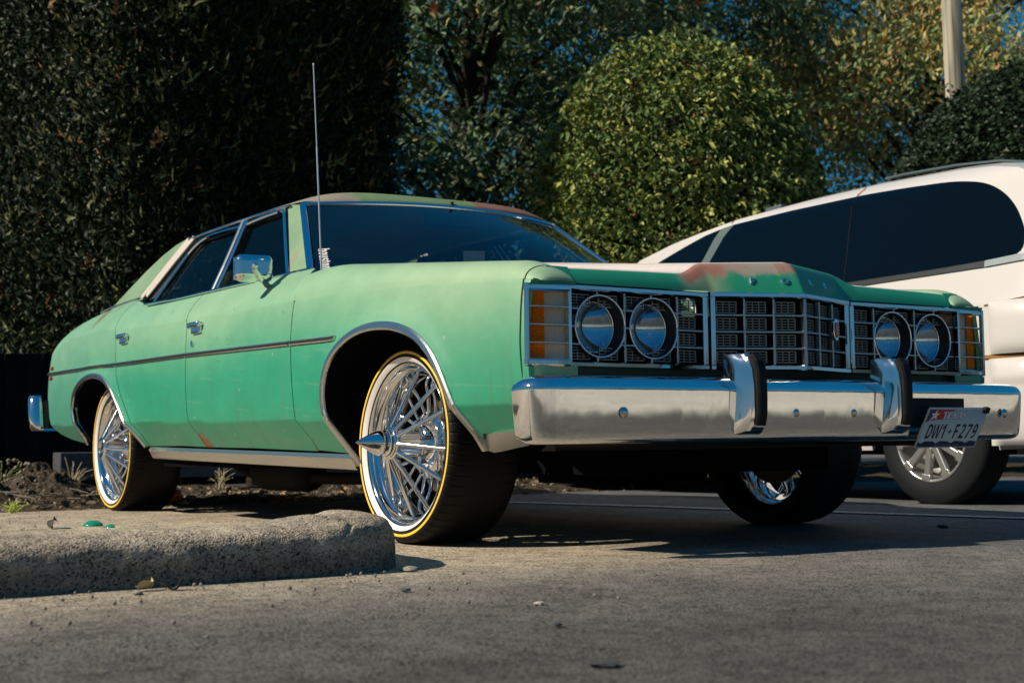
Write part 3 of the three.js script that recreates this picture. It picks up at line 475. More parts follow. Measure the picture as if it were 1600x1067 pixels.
  // grilles
  const barM = std([0.40, 0.42, 0.42], 0.26, 1), insM = std([0.27, 0.28, 0.26], 0.42, 0.7), backM = std([0.006, 0.006, 0.007], 0.8, 0, { specularIntensity: 0.1 });
  const insert = (w, h) => { const t = 0.0022, d = 0.006, gs = [box(w, t, d, 0, h / 2, 0), box(w, t, d, 0, -h / 2, 0), box(t, h, d, -w / 2, 0, 0), box(t, h, d, w / 2, 0, 0)]; for (let i = 1; i < 4; i++) gs.push(box(w, t * 0.8, d * 0.7, 0, -h / 2 + h * i / 4, 0)); for (let i = 1; i < 3; i++) gs.push(box(t * 0.8, h, d * 0.6, -w / 2 + w * i / 3, 0, 0)); return xf(merge(gs), { r: [0, Math.PI / 2, 0] }); };
  function grille(za, zb, cols, xa, xb, holes = []) { // from za to zb on a plane whose x runs from xa to xb
    const g = grp('grille', car), y0 = 0.553, y1 = 0.757, L = Math.hypot(zb - za, xb - xa), ang = Math.atan2(-(xb - xa), zb - za);
    const at = t => [lerp(xa, xb, t), lerp(za, zb, t)];
    const ins = merge([insert(L / cols * 0.66, 0.0335)]);
    const cut = (lo, hi, gaps) => { let S = [[lo, hi]]; for (const [a, b] of gaps) S = S.flatMap(([p, q]) => b <= p || a >= q ? [[p, q]] : [[p, a], [b, q]].filter(k => k[1] - k[0] > 0.004)); return S; };
    const HR = 0.089, HY = 0.657;
    for (let i = 1; i < cols; i++) { const [x, z] = at(i / cols); const gaps = holes.filter(h => Math.abs(h - z) < HR).map(h => { const e = Math.sqrt(HR * HR - (h - z) ** 2); return [HY - e, HY + e]; }); for (const [a, b] of cut(y0, y1, gaps)) obj('grille_bar', [xf(rbox(0.016, b - a, 0.0075, 0.0025), { p: [x, (a + b) / 2, z], r: [0, -ang, 0] })], barM, g); }
    for (let j = 1; j < 4; j++) { const y = lerp(y0, y1, j / 4), gaps = holes.filter(h => Math.abs(y - HY) < HR).map(h => { const e = Math.sqrt(HR * HR - (y - HY) ** 2), t = (h - za) / (zb - za) * L; return [t - e, t + e]; }); for (const [a, b] of cut(0, L, gaps)) { const c = at((a + b) / 2 / L); obj('grille_bar', [xf(rbox(0.016, 0.0065, b - a, 0.0025), { p: [c[0], y, c[1]], r: [0, -ang, 0] })], barM, g); } }
    for (let i = 0; i < cols; i++) for (let j = 0; j < 4; j++) { const [x, z] = at((i + 0.5) / cols), yy = lerp(y0, y1, (j + 0.5) / 4); if (holes.some(h => Math.hypot(h - z, HY - yy) < 0.075)) continue; const m = new THREE.Mesh(ins, insM); m.name = 'grille_insert'; m.position.set(x - 0.012, lerp(y0, y1, (j + 0.5) / 4), z); m.rotation.y = -ang; m.castShadow = m.receiveShadow = true; g.add(m); }
    const a = at(0), b = at(1); obj('grille_back', [xf(box(0.004, y1 - y0 + 0.02, L), { p: [(a[0] + b[0]) / 2 - (holes.length ? 0.095 : 0.04), (y0 + y1) / 2, (a[1] + b[1]) / 2], r: [0, -ang, 0] })], backM, g);
    return g;
  }
  const frameBar = (pts) => sweep(pts.map(p => V(...p)), V(1, 0, 0.02), [[-0.0085, -0.03], [-0.0085, 0.004], [-0.005, 0.009], [0.005, 0.009], [0.0085, 0.004], [0.0085, -0.03]]);
  for (const s of [1, -1]) {
    const g = grille(0.322 * s, 0.816 * s, 5, 0.826, 0.824, [0.511 * s, 0.708 * s]);
    obj('grille_frame', [frameBar([[0.832, 0.766, 0.306 * s], [0.832, 0.766, 0.832 * s]]), frameBar([[0.832, 0.545, 0.306 * s], [0.832, 0.545, 0.832 * s]]), frameBar([[0.832, 0.553, 0.314 * s], [0.832, 0.758, 0.314 * s]])], M.chrome, g);
    const c = grille(0.277 * s, 0.004 * s, 3, 0.833, 0.932);
    obj('grille_frame', [frameBar([[0.834, 0.768, 0.296 * s], [0.837, 0.768, 0.28 * s], [0.937, 0.768, 0]]), frameBar([[0.834, 0.545, 0.296 * s], [0.837, 0.545, 0.28 * s], [0.937, 0.545, 0]]), frameBar([[0.836, 0.553, 0.2865 * s], [0.836, 0.760, 0.2865 * s]])], M.chrome, c);
    obj('grille_bar', [box(0.014, 0.204, 0.006, 0.934, 0.655, 0.003 * s)], barM, c);
  }
  // grille badge
  const badge = grp('grille_badge', car); badge.position.set(0.882, 0.672, -0.186); badge.rotation.y = 0.35;
  const bs = (w, h) => { const q = new THREE.Shape(); q.moveTo(0, -h); q.bezierCurveTo(w * 1.2, -h * 0.8, w, h * 0.2, w * 0.85, h * 0.75); q.quadraticCurveTo(w * 0.4, h * 1.05, 0, h); q.quadraticCurveTo(-w * 0.4, h * 1.05, -w * 0.85, h * 0.75); q.bezierCurveTo(-w, h * 0.2, -w * 1.2, -h * 0.8, 0, -h); return q; };
  obj('badge_rim', [xf(new THREE.ExtrudeGeometry(bs(0.019, 0.034), { depth: 0.006, bevelEnabled: true, bevelThickness: 0.002, bevelSize: 0.002, bevelSegments: 2 }), { r: [0, Math.PI / 2, 0] })], M.chrome, badge);
  obj('badge_face', [xf(new THREE.ExtrudeGeometry(bs(0.012, 0.024), { depth: 0.003, bevelEnabled: false }), { p: [0.008, 0, 0], r: [0, Math.PI / 2, 0] })], std([0.55, 0.10, 0.08], 0.3), badge);
  obj('badge_mark', [xf(box(0.012, 0.0025, 0.002), { p: [0.0122, 0.009, 0], r: [0, Math.PI / 2, 0] }), xf(box(0.012, 0.0025, 0.002), { p: [0.0122, 0, 0], r: [0, Math.PI / 2, 0] }), xf(box(0.008, 0.0025, 0.002), { p: [0.0122, -0.009, 0], r: [0, Math.PI / 2, 0] })], std([0.7, 0.65, 0.6], 0.3), badge);

  // headlamps
  const lensGlass = std([0.92, 0.97, 1.0], 0.02, 0, { transmission: 1, thickness: 0, ior: 1.5 });
  const flute = dataTex(128, 128, (u, v) => 0.5 + 0.5 * Math.sin(u * Math.PI * 2 * 22) * (Math.abs(v - 0.5) < 0.28 ? 1 : 0.3)); lensGlass.bumpMap = flute; lensGlass.bumpScale = 0.0016;
  for (const z of [0.708, 0.511, -0.511, -0.708]) {
    const h = grp('headlamp', car); h.position.set(0.792, 0.657, z);
    obj('headlamp_bezel', [latheX([[0.0745, -0.01], [0.0765, 0.0], [0.080, 0.004], [0.086, 0.034], [0.089, 0.040], [0.092, 0.037], [0.092, 0.0], [0.090, -0.02]], 56)], std([0.014, 0.014, 0.015], 0.4, 0.3), h);
    obj('bezel_ring', [xf(new THREE.TorusGeometry(0.0893, 0.0030, 8, 64), { p: [0.040, 0, 0], r: [0, Math.PI / 2, 0] }), xf(new THREE.TorusGeometry(0.0735, 0.0030, 8, 56), { p: [0.003, 0, 0], r: [0, Math.PI / 2, 0] })], M.chrome, h);
    const dome = []; for (let i = 0; i <= 14; i++) { const r = 0.0722 * i / 14; dome.push([r, 0.020 * (1 - Math.pow(i / 14, 2.4))]); }
    obj('headlamp_lens', [latheX(dome, 48)], lensGlass, h);
    const refl = []; for (let i = 0; i <= 14; i++) { const r = 0.072 * i / 14; refl.push([r, -0.036 + 0.036 * Math.pow(i / 14, 2)]); }
    obj('reflector', [latheX(refl, 48)], std([0.46, 0.55, 0.60], 0.10, 1), h);
  }
  // corner lamps: clear inboard, amber where they wrap round
  const lampPlan = t => V(0.841 - 0.010 * t * t - 0.012 * Math.pow(t, 12), 0, lerp(0.826, 0.9625, t)), lensPlan = t => V(0.834 - 0.026 * Math.pow(t, 1.5) + 0.0042 * (1 - 2 * Math.abs(((t * 17) % 1) - 0.35) / 0.65), 0, lerp(0.826, 0.957, t));
  const rib = dataTex(64, 128, (u, v) => 0.5 + 0.5 * Math.sin(v * Math.PI * 2 * 26)), ribV = dataTex(128, 32, (u, v) => 0.5 + 0.5 * Math.sin(u * Math.PI * 2 * 9));
  const clearM = std([0.86, 0.76, 0.66], 0.16, 0, { bumpMap: rib, bumpScale: 0.002 }), amberM = std([0.95, 0.27, 0.004], 0.2, 0, { bumpMap: rib, bumpScale: 0.003 });
  const lampStrip = (t0, t1, y0, y1, o) => grid(120, 2, (u, v) => { const p = lensPlan(lerp(t0, t1, u)); return V(p.x + o, lerp(y0, y1, v), p.z); });
  const lampL = [grp('corner_lamp', car), grp('corner_lamp', car)];
  both('lens', [lampStrip(0.03, 0.54, 0.560, 0.750, -0.004)], std([0.95, 0.93, 0.90], 0.05, 0, { transmission: 1, thickness: 0, bumpMap: rib, bumpScale: 0.002 }), lampL); both('lamp_reflector', [lampStrip(0.02, 0.55, 0.560, 0.750, -0.014)], std([0.88, 0.80, 0.70], 0.4), lampL); both('amber_lens', [lampStrip(0.54, 0.985, 0.560, 0.750, -0.004)], amberM, lampL);
  both('lamp_back', [grid(16, 2, (u, v) => { const p = lampPlan(u); return V(p.x - 0.075, lerp(0.553, 0.757, v), p.z - 0.012); })], std([0.45, 0.42, 0.38], 0.3, 0.8), lampL);
  const lampRail = (y, w, out) => { const P = []; for (let i = 0; i <= 18; i++) { const p = lampPlan(lerp(0, 1, i / 18)); P.push(V(p.x, y, p.z)); } return sweep(P, (p, i) => V(1, 0, i / 60), [[-w, -0.02], [-w, out * 0.5], [-w * 0.5, out], [w * 0.5, out], [w, out * 0.5], [w, -0.02]]); };
  both('lamp_frame', [lampRail(0.7605, 0.0105, 0.010), lampRail(0.5485, 0.0105, 0.010), box(0.022, 0.225, 0.010, 0.836, 0.655, 0.825), xf(rbox(0.016, 0.232, 0.009, 0.003), { p: [0.832, 0.655, 0.9640] })], M.chrome, lampL);
  for (let j = 1; j < 4; j++) both('lamp_bar', [lampRail(lerp(0.553, 0.757, j / 4), 0.0030, 0.006)], M.stainless, lampL);
  // lettering along the prow
  const font = await_font;
  const spots = [['F', 0.150], ['O', 0.048], ['R', -0.062], ['D', -0.160]];
  for (const [ch, z] of spots) {
    const g = new TextGeometry(ch, { font, size: 0.019, depth: 0.005, curveSegments: 4, bevelEnabled: true, bevelThickness: 0.001, bevelSize: 0.0008, bevelSegments: 1 }); g.computeBoundingBox(); g.translate(-(g.boundingBox.max.x + g.boundingBox.min.x) / 2, -0.0095, 0); g.scale(1.35, 1, 1);
    const sgn = Math.sign(z), p = hoodPt(z / 1.6 + 0.5, 0.86 + 0.14 * 0.62), e = 0.01, a = hoodPt((z + e) / 1.6 + 0.5, 0.9468), b = hoodPt((z - e) / 1.6 + 0.5, 0.9468), c = hoodPt(z / 1.6 + 0.5, 0.93), d = hoodPt(z / 1.6 + 0.5, 0.965);
    const rt = b.sub(a).normalize(), up = c.sub(d).normalize(), nn = rt.clone().cross(up).normalize();
    const m = obj('bonnet_letter', [g], M.chrome, hood); m.matrix.makeBasis(rt, nn.clone().cross(rt), nn).setPosition(p.addScaledVector(nn, -0.001)); m.matrix.decompose(m.position, m.quaternion, m.scale);
  }
  // wing mirror on the right door, aerial
  const mir = grp('door_mirror', car); mir.position.set(-1.05, 1.015, 0.985);
  const mg = new RoundedBoxGeometry(0.06, 0.108, 0.150, 4, 0.026); const mp = mg.attributes.position; for (let i = 0; i < mp.count; i++) { const x = mp.getX(i); if (x > 0) { const k = 1 - 0.10 * (x / 0.03); mp.setY(i, mp.getY(i) * k); mp.setZ(i, mp.getZ(i) * k); } } mg.computeVertexNormals();
  obj('mirror_shell', [xf(mg, { r: [0, -0.15, 0] })], M.chrome, mir);
  obj('mirror_glass', [xf(rbox(0.004, 0.09, 0.13, 0.002), { p: [-0.030, 0, 0.005], r: [0, -0.15, 0] })], std([0.7, 0.72, 0.74], 0.02, 1), mir);
  obj('mirror_boss', [xf(new THREE.SphereGeometry(0.013, 14, 10), { p: [0.036, 0.006, 0.01] })], M.chrome, mir);
  obj('mirror_arm', [sweep([V(0.032, -0.004, 0.01), V(0.028, -0.03, -0.01), V(0.006, -0.058, -0.05), V(-0.020, -0.072, -0.082)], V(0.8, 0.5, 0.2), [[-0.013, -0.008], [-0.013, 0.004], [0, 0.011], [0.013, 0.004], [0.013, -0.008]]), xf(rbox(0.105, 0.014, 0.045, 0.006), { p: [-0.030, -0.074, -0.095], r: [-0.75, 0, 0.03] })], M.chrome, mir);
  const ant = grp('aerial', car);
  obj('aerial_mast', [bar([-0.672, 0.955, 0.875], [-0.690, 1.44, 0.885], 0.0034, 8), bar([-0.690, 1.44, 0.885], [-0.703, 1.755, 0.892], 0.0024, 8), xf(new THREE.SphereGeometry(0.0042, 8, 6), { p: [-0.703, 1.756, 0.892] })], std([0.62, 0.58, 0.54], 0.3, 0.7), ant);
  obj('aerial_base', [xf(lathe([[0, 0.022], [0.006, 0.022], [0.010, 0.010], [0.020, 0.004], [0.026, 0], [0.026, -0.012]], 20), { p: [-0.672, 0.945, 0.872], r: [0.3, 0, 0.05], s: [1.3, 1, 1] })], M.chrome, ant);
  // the sticker in the corner of the windscreen
  const cv = document.createElement('canvas'); cv.width = 256; cv.height = 96; const cx = cv.getContext('2d'); cx.fillStyle = '#000'; cx.fillRect(0, 0, 256, 96); cx.fillStyle = '#fff'; cx.font = 'bold 74px sans-serif'; cx.textAlign = 'center'; cx.textBaseline = 'middle'; cx.save(); cx.translate(128, 46); cx.scale(0.86, 1.1); cx.fillText('houston', 0, 0); cx.restore();
  const stx = new THREE.CanvasTexture(cv);
  const stG = grid(6, 14, (u, v) => { const p = wsAt(lerp(0.986, 0.944, u), lerp(0.30, 0.015, v)); return p.add(V(0.006, 0.006, 0.003)); }, { uvf: (u, v) => [v, u] });
  obj('windscreen_sticker', [stG], std([0.72, 0.68, 0.64], 0.5, 0, { alphaMap: stx, alphaTest: 0.5 }), car);

  // number plate
  const pc = document.createElement('canvas'); pc.width = 512; pc.height = 256; const p2 = pc.getContext('2d');
  { const gr = p2.createLinearGradient(0, 0, 0, 256); gr.addColorStop(0, '#8fb4cf'); gr.addColorStop(0.45, '#b9d0d8'); gr.addColorStop(1, '#d9dfd8'); p2.fillStyle = gr; p2.fillRect(0, 0, 512, 256);
    p2.fillStyle = '#27346e'; p2.beginPath(); p2.moveTo(0, 0); p2.lineTo(80, 0); p2.lineTo(26, 80); p2.lineTo(0, 100); p2.fill();
    p2.fillStyle = '#b5302c'; p2.beginPath(); p2.moveTo(78, 2); p2.lineTo(250, 2); p2.quadraticCurveTo(170, 24, 140, 70); p2.lineTo(40, 78); p2.fill();
    p2.fillStyle = '#f2ead8'; p2.beginPath(); for (let i = 0; i < 10; i++) { const a = -Math.PI / 2 + i * Math.PI / 5, r = i % 2 ? 15 : 38; p2.lineTo(66 + r * Math.cos(a), 44 + r * Math.sin(a)); } p2.fill();
    p2.fillStyle = '#e8eef0'; p2.font = 'bold 60px serif'; p2.textAlign = 'left'; p2.textBaseline = 'middle'; p2.strokeStyle = '#4a5872'; p2.lineWidth = 5; p2.strokeText('TEXAS', 132, 44); p2.fillText('TEXAS', 132, 44);
    p2.fillStyle = '#15171d'; p2.font = 'bold 122px sans-serif'; p2.textAlign = 'center'; const put = (s, x) => { p2.save(); p2.translate(x, 150); p2.scale(0.66, 1.08); p2.fillText(s, 0, 0); p2.restore(); };
    put('D', 68); put('W', 130); put('1', 190); put('F', 296); put('2', 352); put('7', 406); put('9', 460);
    p2.beginPath(); for (let i = 0; i < 8; i++) { const a = i * Math.PI / 4, r = i % 2 ? 7 : 22; p2.lineTo(243 + r * Math.cos(a), 150 + r * Math.sin(a)); } p2.fill();
    p2.fillStyle = '#1c2350'; p2.beginPath(); p2.moveTo(0, 256); p2.lineTo(0, 222); for (let x = 0; x <= 512; x += 32) p2.lineTo(x, 216 + 7 * Math.sin(x * 0.05) + (x % 64 ? 4 : -3)); p2.lineTo(512, 256); p2.fill();
    p2.fillStyle = '#8b93b8'; p2.font = 'italic 24px serif'; p2.fillText('The Lone Star State', 256, 240);
    p2.strokeStyle = '#c8ccd0'; p2.lineWidth = 6; p2.strokeRect(3, 3, 506, 250); }
  const pt = new THREE.CanvasTexture(pc); pt.colorSpace = THREE.SRGBColorSpace;
  const plate = grp('number_plate', car); plate.position.set(1.030, 0.357, -0.553); plate.rotation.z = -0.50;
  const pg = new THREE.PlaneGeometry(0.286, 0.142); pg.rotateY(Math.PI / 2); pg.translate(0.0035, 0, 0);
  obj('plate_face', [pg], std([1, 1, 1], 0.45, 0, { map: pt }), plate);
  obj('plate_back', [rbox(0.005, 0.146, 0.290, 0.002)], M.stainless, plate);
  obj('plate_clip', [rbox(0.014, 0.020, 0.026, 0.003, 0.004, 0.066, -0.128)], M.black, plate);
  obj('plate_bracket', [box(0.006, 0.075, 0.262, 1.011, 0.415, -0.505)], M.black, car);

  // wheels
  const ring = (r0, r1, z, b = 0.0012) => latheZ([[r0, z], [r0 + 0.0015, z + b], [r1 - 0.0015, z + b], [r1, z]], 96);
  const wire = M.chrome;
  function wheel(x, s, spinner, camber) {
    const w = grp('wheel', car); w.position.set(x, 0.326, 0.882 * s); if (s < 0) w.rotation.y = Math.PI; w.rotateX(camber);
    // tread with cross grooves at the shoulders
    const prof = [[0.268, 0.012], [0.2885, 0.026], [0.306, 0.026], [0.316, 0.018], [0.3225, 0.004], [0.3255, -0.016], [0.326, -0.05], [0.326, -0.10], [0.326, -0.16], [0.3255, -0.196], [0.3225, -0.216], [0.310, -0.236], [0.285, -0.24], [0.262, -0.225]];
    obj('tyre', [grid(600, prof.length - 1, (u, v) => { const a = u * Math.PI * 2, k = Math.round(v * (prof.length - 1)), [r, z] = prof[k]; const ph = (u * 60 + (z > -0.1 ? 0 : 0.5) + (k - 3) * 0.03) % 1, gr = (k >= 3 && k <= 5 || k >= 9 && k <= 10) && ph < 0.1 ? 0.004 : 0; const rr = r - gr - ((k === 7) ? 0.004 : 0); return V(rr * Math.cos(a), rr * Math.sin(a), z); })], M.rubber, w);
    obj('white_band', [latheZ([[0.2695, 0.0145], [0.274, 0.0192], [0.280, 0.0238], [0.2845, 0.0268]], 96)], std([0.74, 0.68, 0.62], 0.6), w);
    obj('gold_band', [ring(0.2955, 0.3040, 0.0262)], std([0.80, 0.47, 0.022], 0.55), w);
    obj('rim_barrel', [latheZ([[0.264, -0.215], [0.247, -0.205], [0.224, -0.16], [0.216, -0.10], [0.2145, -0.085]], 64)], s > 0 ? std([0.05, 0.05, 0.055], 0.3, 0.8) : M.chrome, w);
    obj('rim', [latheZ([[0.2142, -0.085], [0.214, -0.07], [0.226, -0.058], [0.236, -0.046], [0.239, -0.030], [0.2395, -0.022], [0.245, -0.016], [0.252, -0.012], [0.2545, 0.000], [0.259, 0.008], [0.264, 0.0125], [0.2675, 0.0105], [0.268, 0.004]], 96)], M.chrome, w);
    const hub = [];
    hub.push(latheZ([[0, -0.085], [0.112, -0.085], [0.114, -0.080], [0.112, -0.073], [0.086, -0.069], [0.080, -0.064], [0.074, -0.040], [0.060, -0.032], [0.050, -0.024], [0.046, 0.055], [0.052, 0.062], [0.054, 0.070], [0.050, 0.078], [0.040, 0.080], [0.036, 0.074], [0.036, 0.05], [0, 0.05]], 48));
    for (let i = 0; i < 5; i++) { const a = i / 5 * Math.PI * 2 + 0.3; hub.push(bar([0.066 * Math.cos(a), 0.066 * Math.sin(a), -0.07], [0.066 * Math.cos(a), 0.066 * Math.sin(a), -0.022], 0.011, 12)); }
    obj('hub', hub, M.chrome, w);
    for (let i = 0; i < 12; i++) { const a = (-3 + 30 * i) * Math.PI / 180 * 1, b = a + (i % 2 ? 0.03 : -0.03); obj('spoke', [bar([0.048 * Math.cos(a), 0.048 * Math.sin(a), 0.066], [0.238 * Math.cos(b), 0.238 * Math.sin(b), -0.030], 0.0086, 10, 0.0074)], wire, w); }
    for (let i = 0; i < 18; i++) { const a = i / 18 * Math.PI * 2 + 0.1, d = i % 2 ? 0.15 : -0.15; const c = t => [Math.cos(a + d * t), Math.sin(a + d * t)]; const A = c(-0.4), B = c(0.55), C = c(0.62);
      obj('spoke', [tube([[0.104 * A[0], 0.104 * A[1], -0.074], [0.16 * c(0.1)[0], 0.16 * c(0.1)[1], -0.062], [0.205 * B[0], 0.205 * B[1], -0.046], [0.222 * C[0], 0.222 * C[1], -0.052], [0.230 * C[0], 0.230 * C[1], -0.062]], 0.0068, 8, 20)], wire, w); }
    obj('brake_disc', [latheZ([[0, -0.155], [0.165, -0.155], [0.165, -0.135], [0.09, -0.135], [0.08, -0.10], [0, -0.10]], 40)], std([0.06, 0.045, 0.035], 0.6, 0.5), w);
    if (spinner) {
      obj('spinner', [latheZ([[0.030, 0.078], [0.041, 0.080], [0.043, 0.086], [0.041, 0.094], [0.036, 0.097], [0.036, 0.102], [0.0415, 0.105], [0.0415, 0.112], [0.036, 0.127], [0.0225, 0.154], [0.009, 0.180], [0.0025, 0.192], [0, 0.1935]], 40)], M.chrome, w);
      obj('spinner_groove', [latheZ([[0.0368, 0.0955], [0.0368, 0.1035]], 40)], M.black, w);
    } else obj('hub_cap', [latheZ([[0, 0.058], [0.030, 0.058], [0.034, 0.062], [0.036, 0.066]], 32)], std([0.08, 0.09, 0.10], 0.3, 0.8), w);
    return w;
  }
  wheel(0, 1, true, -0.035); wheel(0, -1, true, -0.035); wheel(-3.073, 1, false, 0); wheel(-3.073, -1, false, 0);
  return car;
})();

// ------------------------------------------------------------------ ground, slab, kerb, bed
const speck = dataTex(1024, 1024, (u, v, i, j) => {
  const h = Math.abs(Math.sin(i * 12.9898 + j * 78.233) * 43758.5453) % 1, h2 = Math.abs(Math.sin((i >> 1) * 39.425 + (j >> 1) * 11.135) * 24634.634) % 1, h3 = Math.abs(Math.sin((i >> 2) * 17.11 + (j >> 2) * 57.31) * 13758.3) % 1;
  let a = 0.64 + 0.36 * (h - 0.5) + 0.56 * (h2 - 0.5) + 0.62 * (h3 - 0.5) + 0.50 * fbm(u * 24, v * 24, 4) + 0.25 * fbm(u * 6, v * 6, 3, 4.1); if (h2 > 0.965) a += 0.34; if (h3 < 0.06) a -= 0.36; if (h3 > 0.975) a += 0.3;
  return [a, a * 0.985, a * 0.96];
});
const speckB = dataTex(1024, 1024, (u, v, i, j) => { const h = Math.abs(Math.sin((i >> 1) * 39.425 + (j >> 1) * 11.135) * 24634.634) % 1, h3 = Math.abs(Math.sin((i >> 2) * 17.11 + (j >> 2) * 57.31) * 13758.3) % 1; return 0.45 + 0.35 * (h - 0.5) + 0.35 * (h3 - 0.5) + 0.4 * fbm(u * 30, v * 30, 3); });
const asphaltM = std([1, 1, 1], 0.86, 0, { specularIntensity: 0.5, map: speck, bumpMap: speckB, bumpScale: 0.0045, vertexColors: true });
asphaltM.bumpScale = 0.0045;
const axis = (dense0, dense1, step, far) => { const a = []; for (let x = dense0; x <= dense1 + 1e-6; x += step) a.push(x); let d = step; while (a[a.length - 1] < far) { d *= 1.35; a.push(a[a.length - 1] + d); } d = step; while (a[0] > -far) { d *= 1.35; a.unshift(a[0] - d); } return a; };
{
  const xs = axis(-6, 5, 0.09, 260), zs = axis(-6, 5.5, 0.09, 260), pos = [], uv = [], col = [], idx = [];
  for (const z of zs) for (const x of xs) {
    const n = fbm(x * 0.8, z * 0.8, 4, 1.7), n2 = fbm(x * 3.1, z * 3.1, 4, 5.2);
    const y = Math.hypot(x, z) < 12 ? 0.006 * fbm(x * 1.2, z * 1.2, 2, 3.1) - 0.003 - 0.02 * sstep(1.2, 3.0, x) : -0.024;
    pos.push(x, y, z); uv.push(x / 1.35 + 0.15 * n, z / 1.35 + 0.15 * n2 * 0.3);
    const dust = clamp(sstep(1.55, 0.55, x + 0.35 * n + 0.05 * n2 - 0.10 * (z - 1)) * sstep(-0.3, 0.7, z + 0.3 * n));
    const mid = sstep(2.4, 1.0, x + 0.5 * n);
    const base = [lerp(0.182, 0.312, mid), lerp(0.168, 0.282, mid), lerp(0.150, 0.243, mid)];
    const bay = sstep(0.55, -0.25, z + 0.25 * n) * sstep(1.75, 0.9, x + 0.3 * n) * sstep(-30, -8, x); let c = base.map((q, i) => lerp(q, [0.17, 0.18, 0.19][i], bay * 0.85)); c = c.map((q, i) => lerp(q, [0.70, 0.57, 0.42][i], dust * 0.95));  // bay: cool dark asphalt under the cars, adding to their shadow in the colour
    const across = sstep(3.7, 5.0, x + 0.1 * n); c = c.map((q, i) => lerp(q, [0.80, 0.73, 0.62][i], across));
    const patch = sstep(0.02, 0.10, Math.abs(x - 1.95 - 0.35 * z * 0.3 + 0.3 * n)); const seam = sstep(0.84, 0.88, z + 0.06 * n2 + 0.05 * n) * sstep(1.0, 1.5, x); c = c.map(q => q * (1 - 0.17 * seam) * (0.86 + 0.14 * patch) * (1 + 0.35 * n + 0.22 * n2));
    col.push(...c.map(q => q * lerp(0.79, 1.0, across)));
  }
  const nx = xs.length; for (let j = 0; j < zs.length - 1; j++) for (let i = 0; i < nx - 1; i++) { const a = j * nx + i, b = a + 1, c = a + nx, d = c + 1; idx.push(a, c, d, a, d, b); }
  const g = new THREE.BufferGeometry(); g.setAttribute('position', new THREE.Float32BufferAttribute(pos, 3)); g.setAttribute('uv', new THREE.Float32BufferAttribute(uv, 2)); g.setAttribute('color', new THREE.Float32BufferAttribute(col, 3)); g.setIndex(idx); g.computeVertexNormals();
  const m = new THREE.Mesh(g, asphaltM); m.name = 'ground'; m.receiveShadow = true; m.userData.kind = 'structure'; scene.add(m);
}
function colored(g, f) { const P = g.attributes.position, c = []; for (let i = 0; i < P.count; i++) c.push(...f(P.getX(i), P.getY(i), P.getZ(i), i)); g.setAttribute('color', new THREE.Float32BufferAttribute(c, 3)); return g; }
function cmesh(name, g, mat, parent = scene) { const m = new THREE.Mesh(g, mat); m.name = name; m.castShadow = m.receiveShadow = true; parent.add(m); return m; }
const concreteM = std([0.78, 0.78, 0.78], 0.9, 0, { map: speck, bumpMap: speckB, bumpScale: 0.004, vertexColors: true });
const kerbM = std([0.78, 0.78, 0.78], 0.95, 0, { map: speck, bumpMap: speckB, bumpScale: 0.005, vertexColors: true });
{ // drive slab behind the kerb, with a tooled joint
  const g = grid(110, 170, (u, v) => { const x = lerp(-3.34, 0.10, u), z = lerp(0.62, 8, v * v * 0.6 + v * 0.4); const e = sstep(0, 0.05, u) * sstep(1, 0.93, u) * sstep(0, 0.03, v); return V(x + (u < 0.001 ? 0.05 * fbm(z * 3, 1, 3) : 0), lerp(-0.02, 0.006, e) + 0.003 * fbm(x * 2, z * 2, 3) - (Math.abs(x + 1.62) < 0.014 ? 0.008 : 0), z); }, { uvf: (u, v, p) => [p.x / 1.7, p.z / 1.7] });
  colored(g, (x, y, z) => { const n = fbm(x * 1.1, z * 1.1, 4, 2.9), n2 = fbm(x * 6, z * 6, 3, 4.9); const k = 1 + 0.3 * n + 0.25 * n2; return [0.66 * k, 0.53 * k, 0.39 * k]; });
  cmesh('driveway', g, concreteM).userData.kind = 'structure';
}
const kerbLine = new THREE.CatmullRomCurve3([[0.885, 9], [0.880, 5], [0.872, 3], [0.868, 2.2], [0.866, 1.75], [0.852, 1.52], [0.80, 1.395], [0.72, 1.318], [0.60, 1.262], [0.42, 1.222], [0.20, 1.20], [-0.05, 1.20], [-0.30, 1.23]].map(p => V(p[0], 0, p[1])), false, 'centripetal');
const kerbBack = z => -0.28 - 0.55 * sstep(1.2, 2.0, z) - 0.25 * sstep(2, 3, z);
const kerbH = (x, z) => z < 1.28 ? 0 : x > 0.86 ? 0 : 0.142 * lerp(1, 0.86, sstep(1.35, 1.9, z)) * sstep(kerbBack(z), 0.66, x);
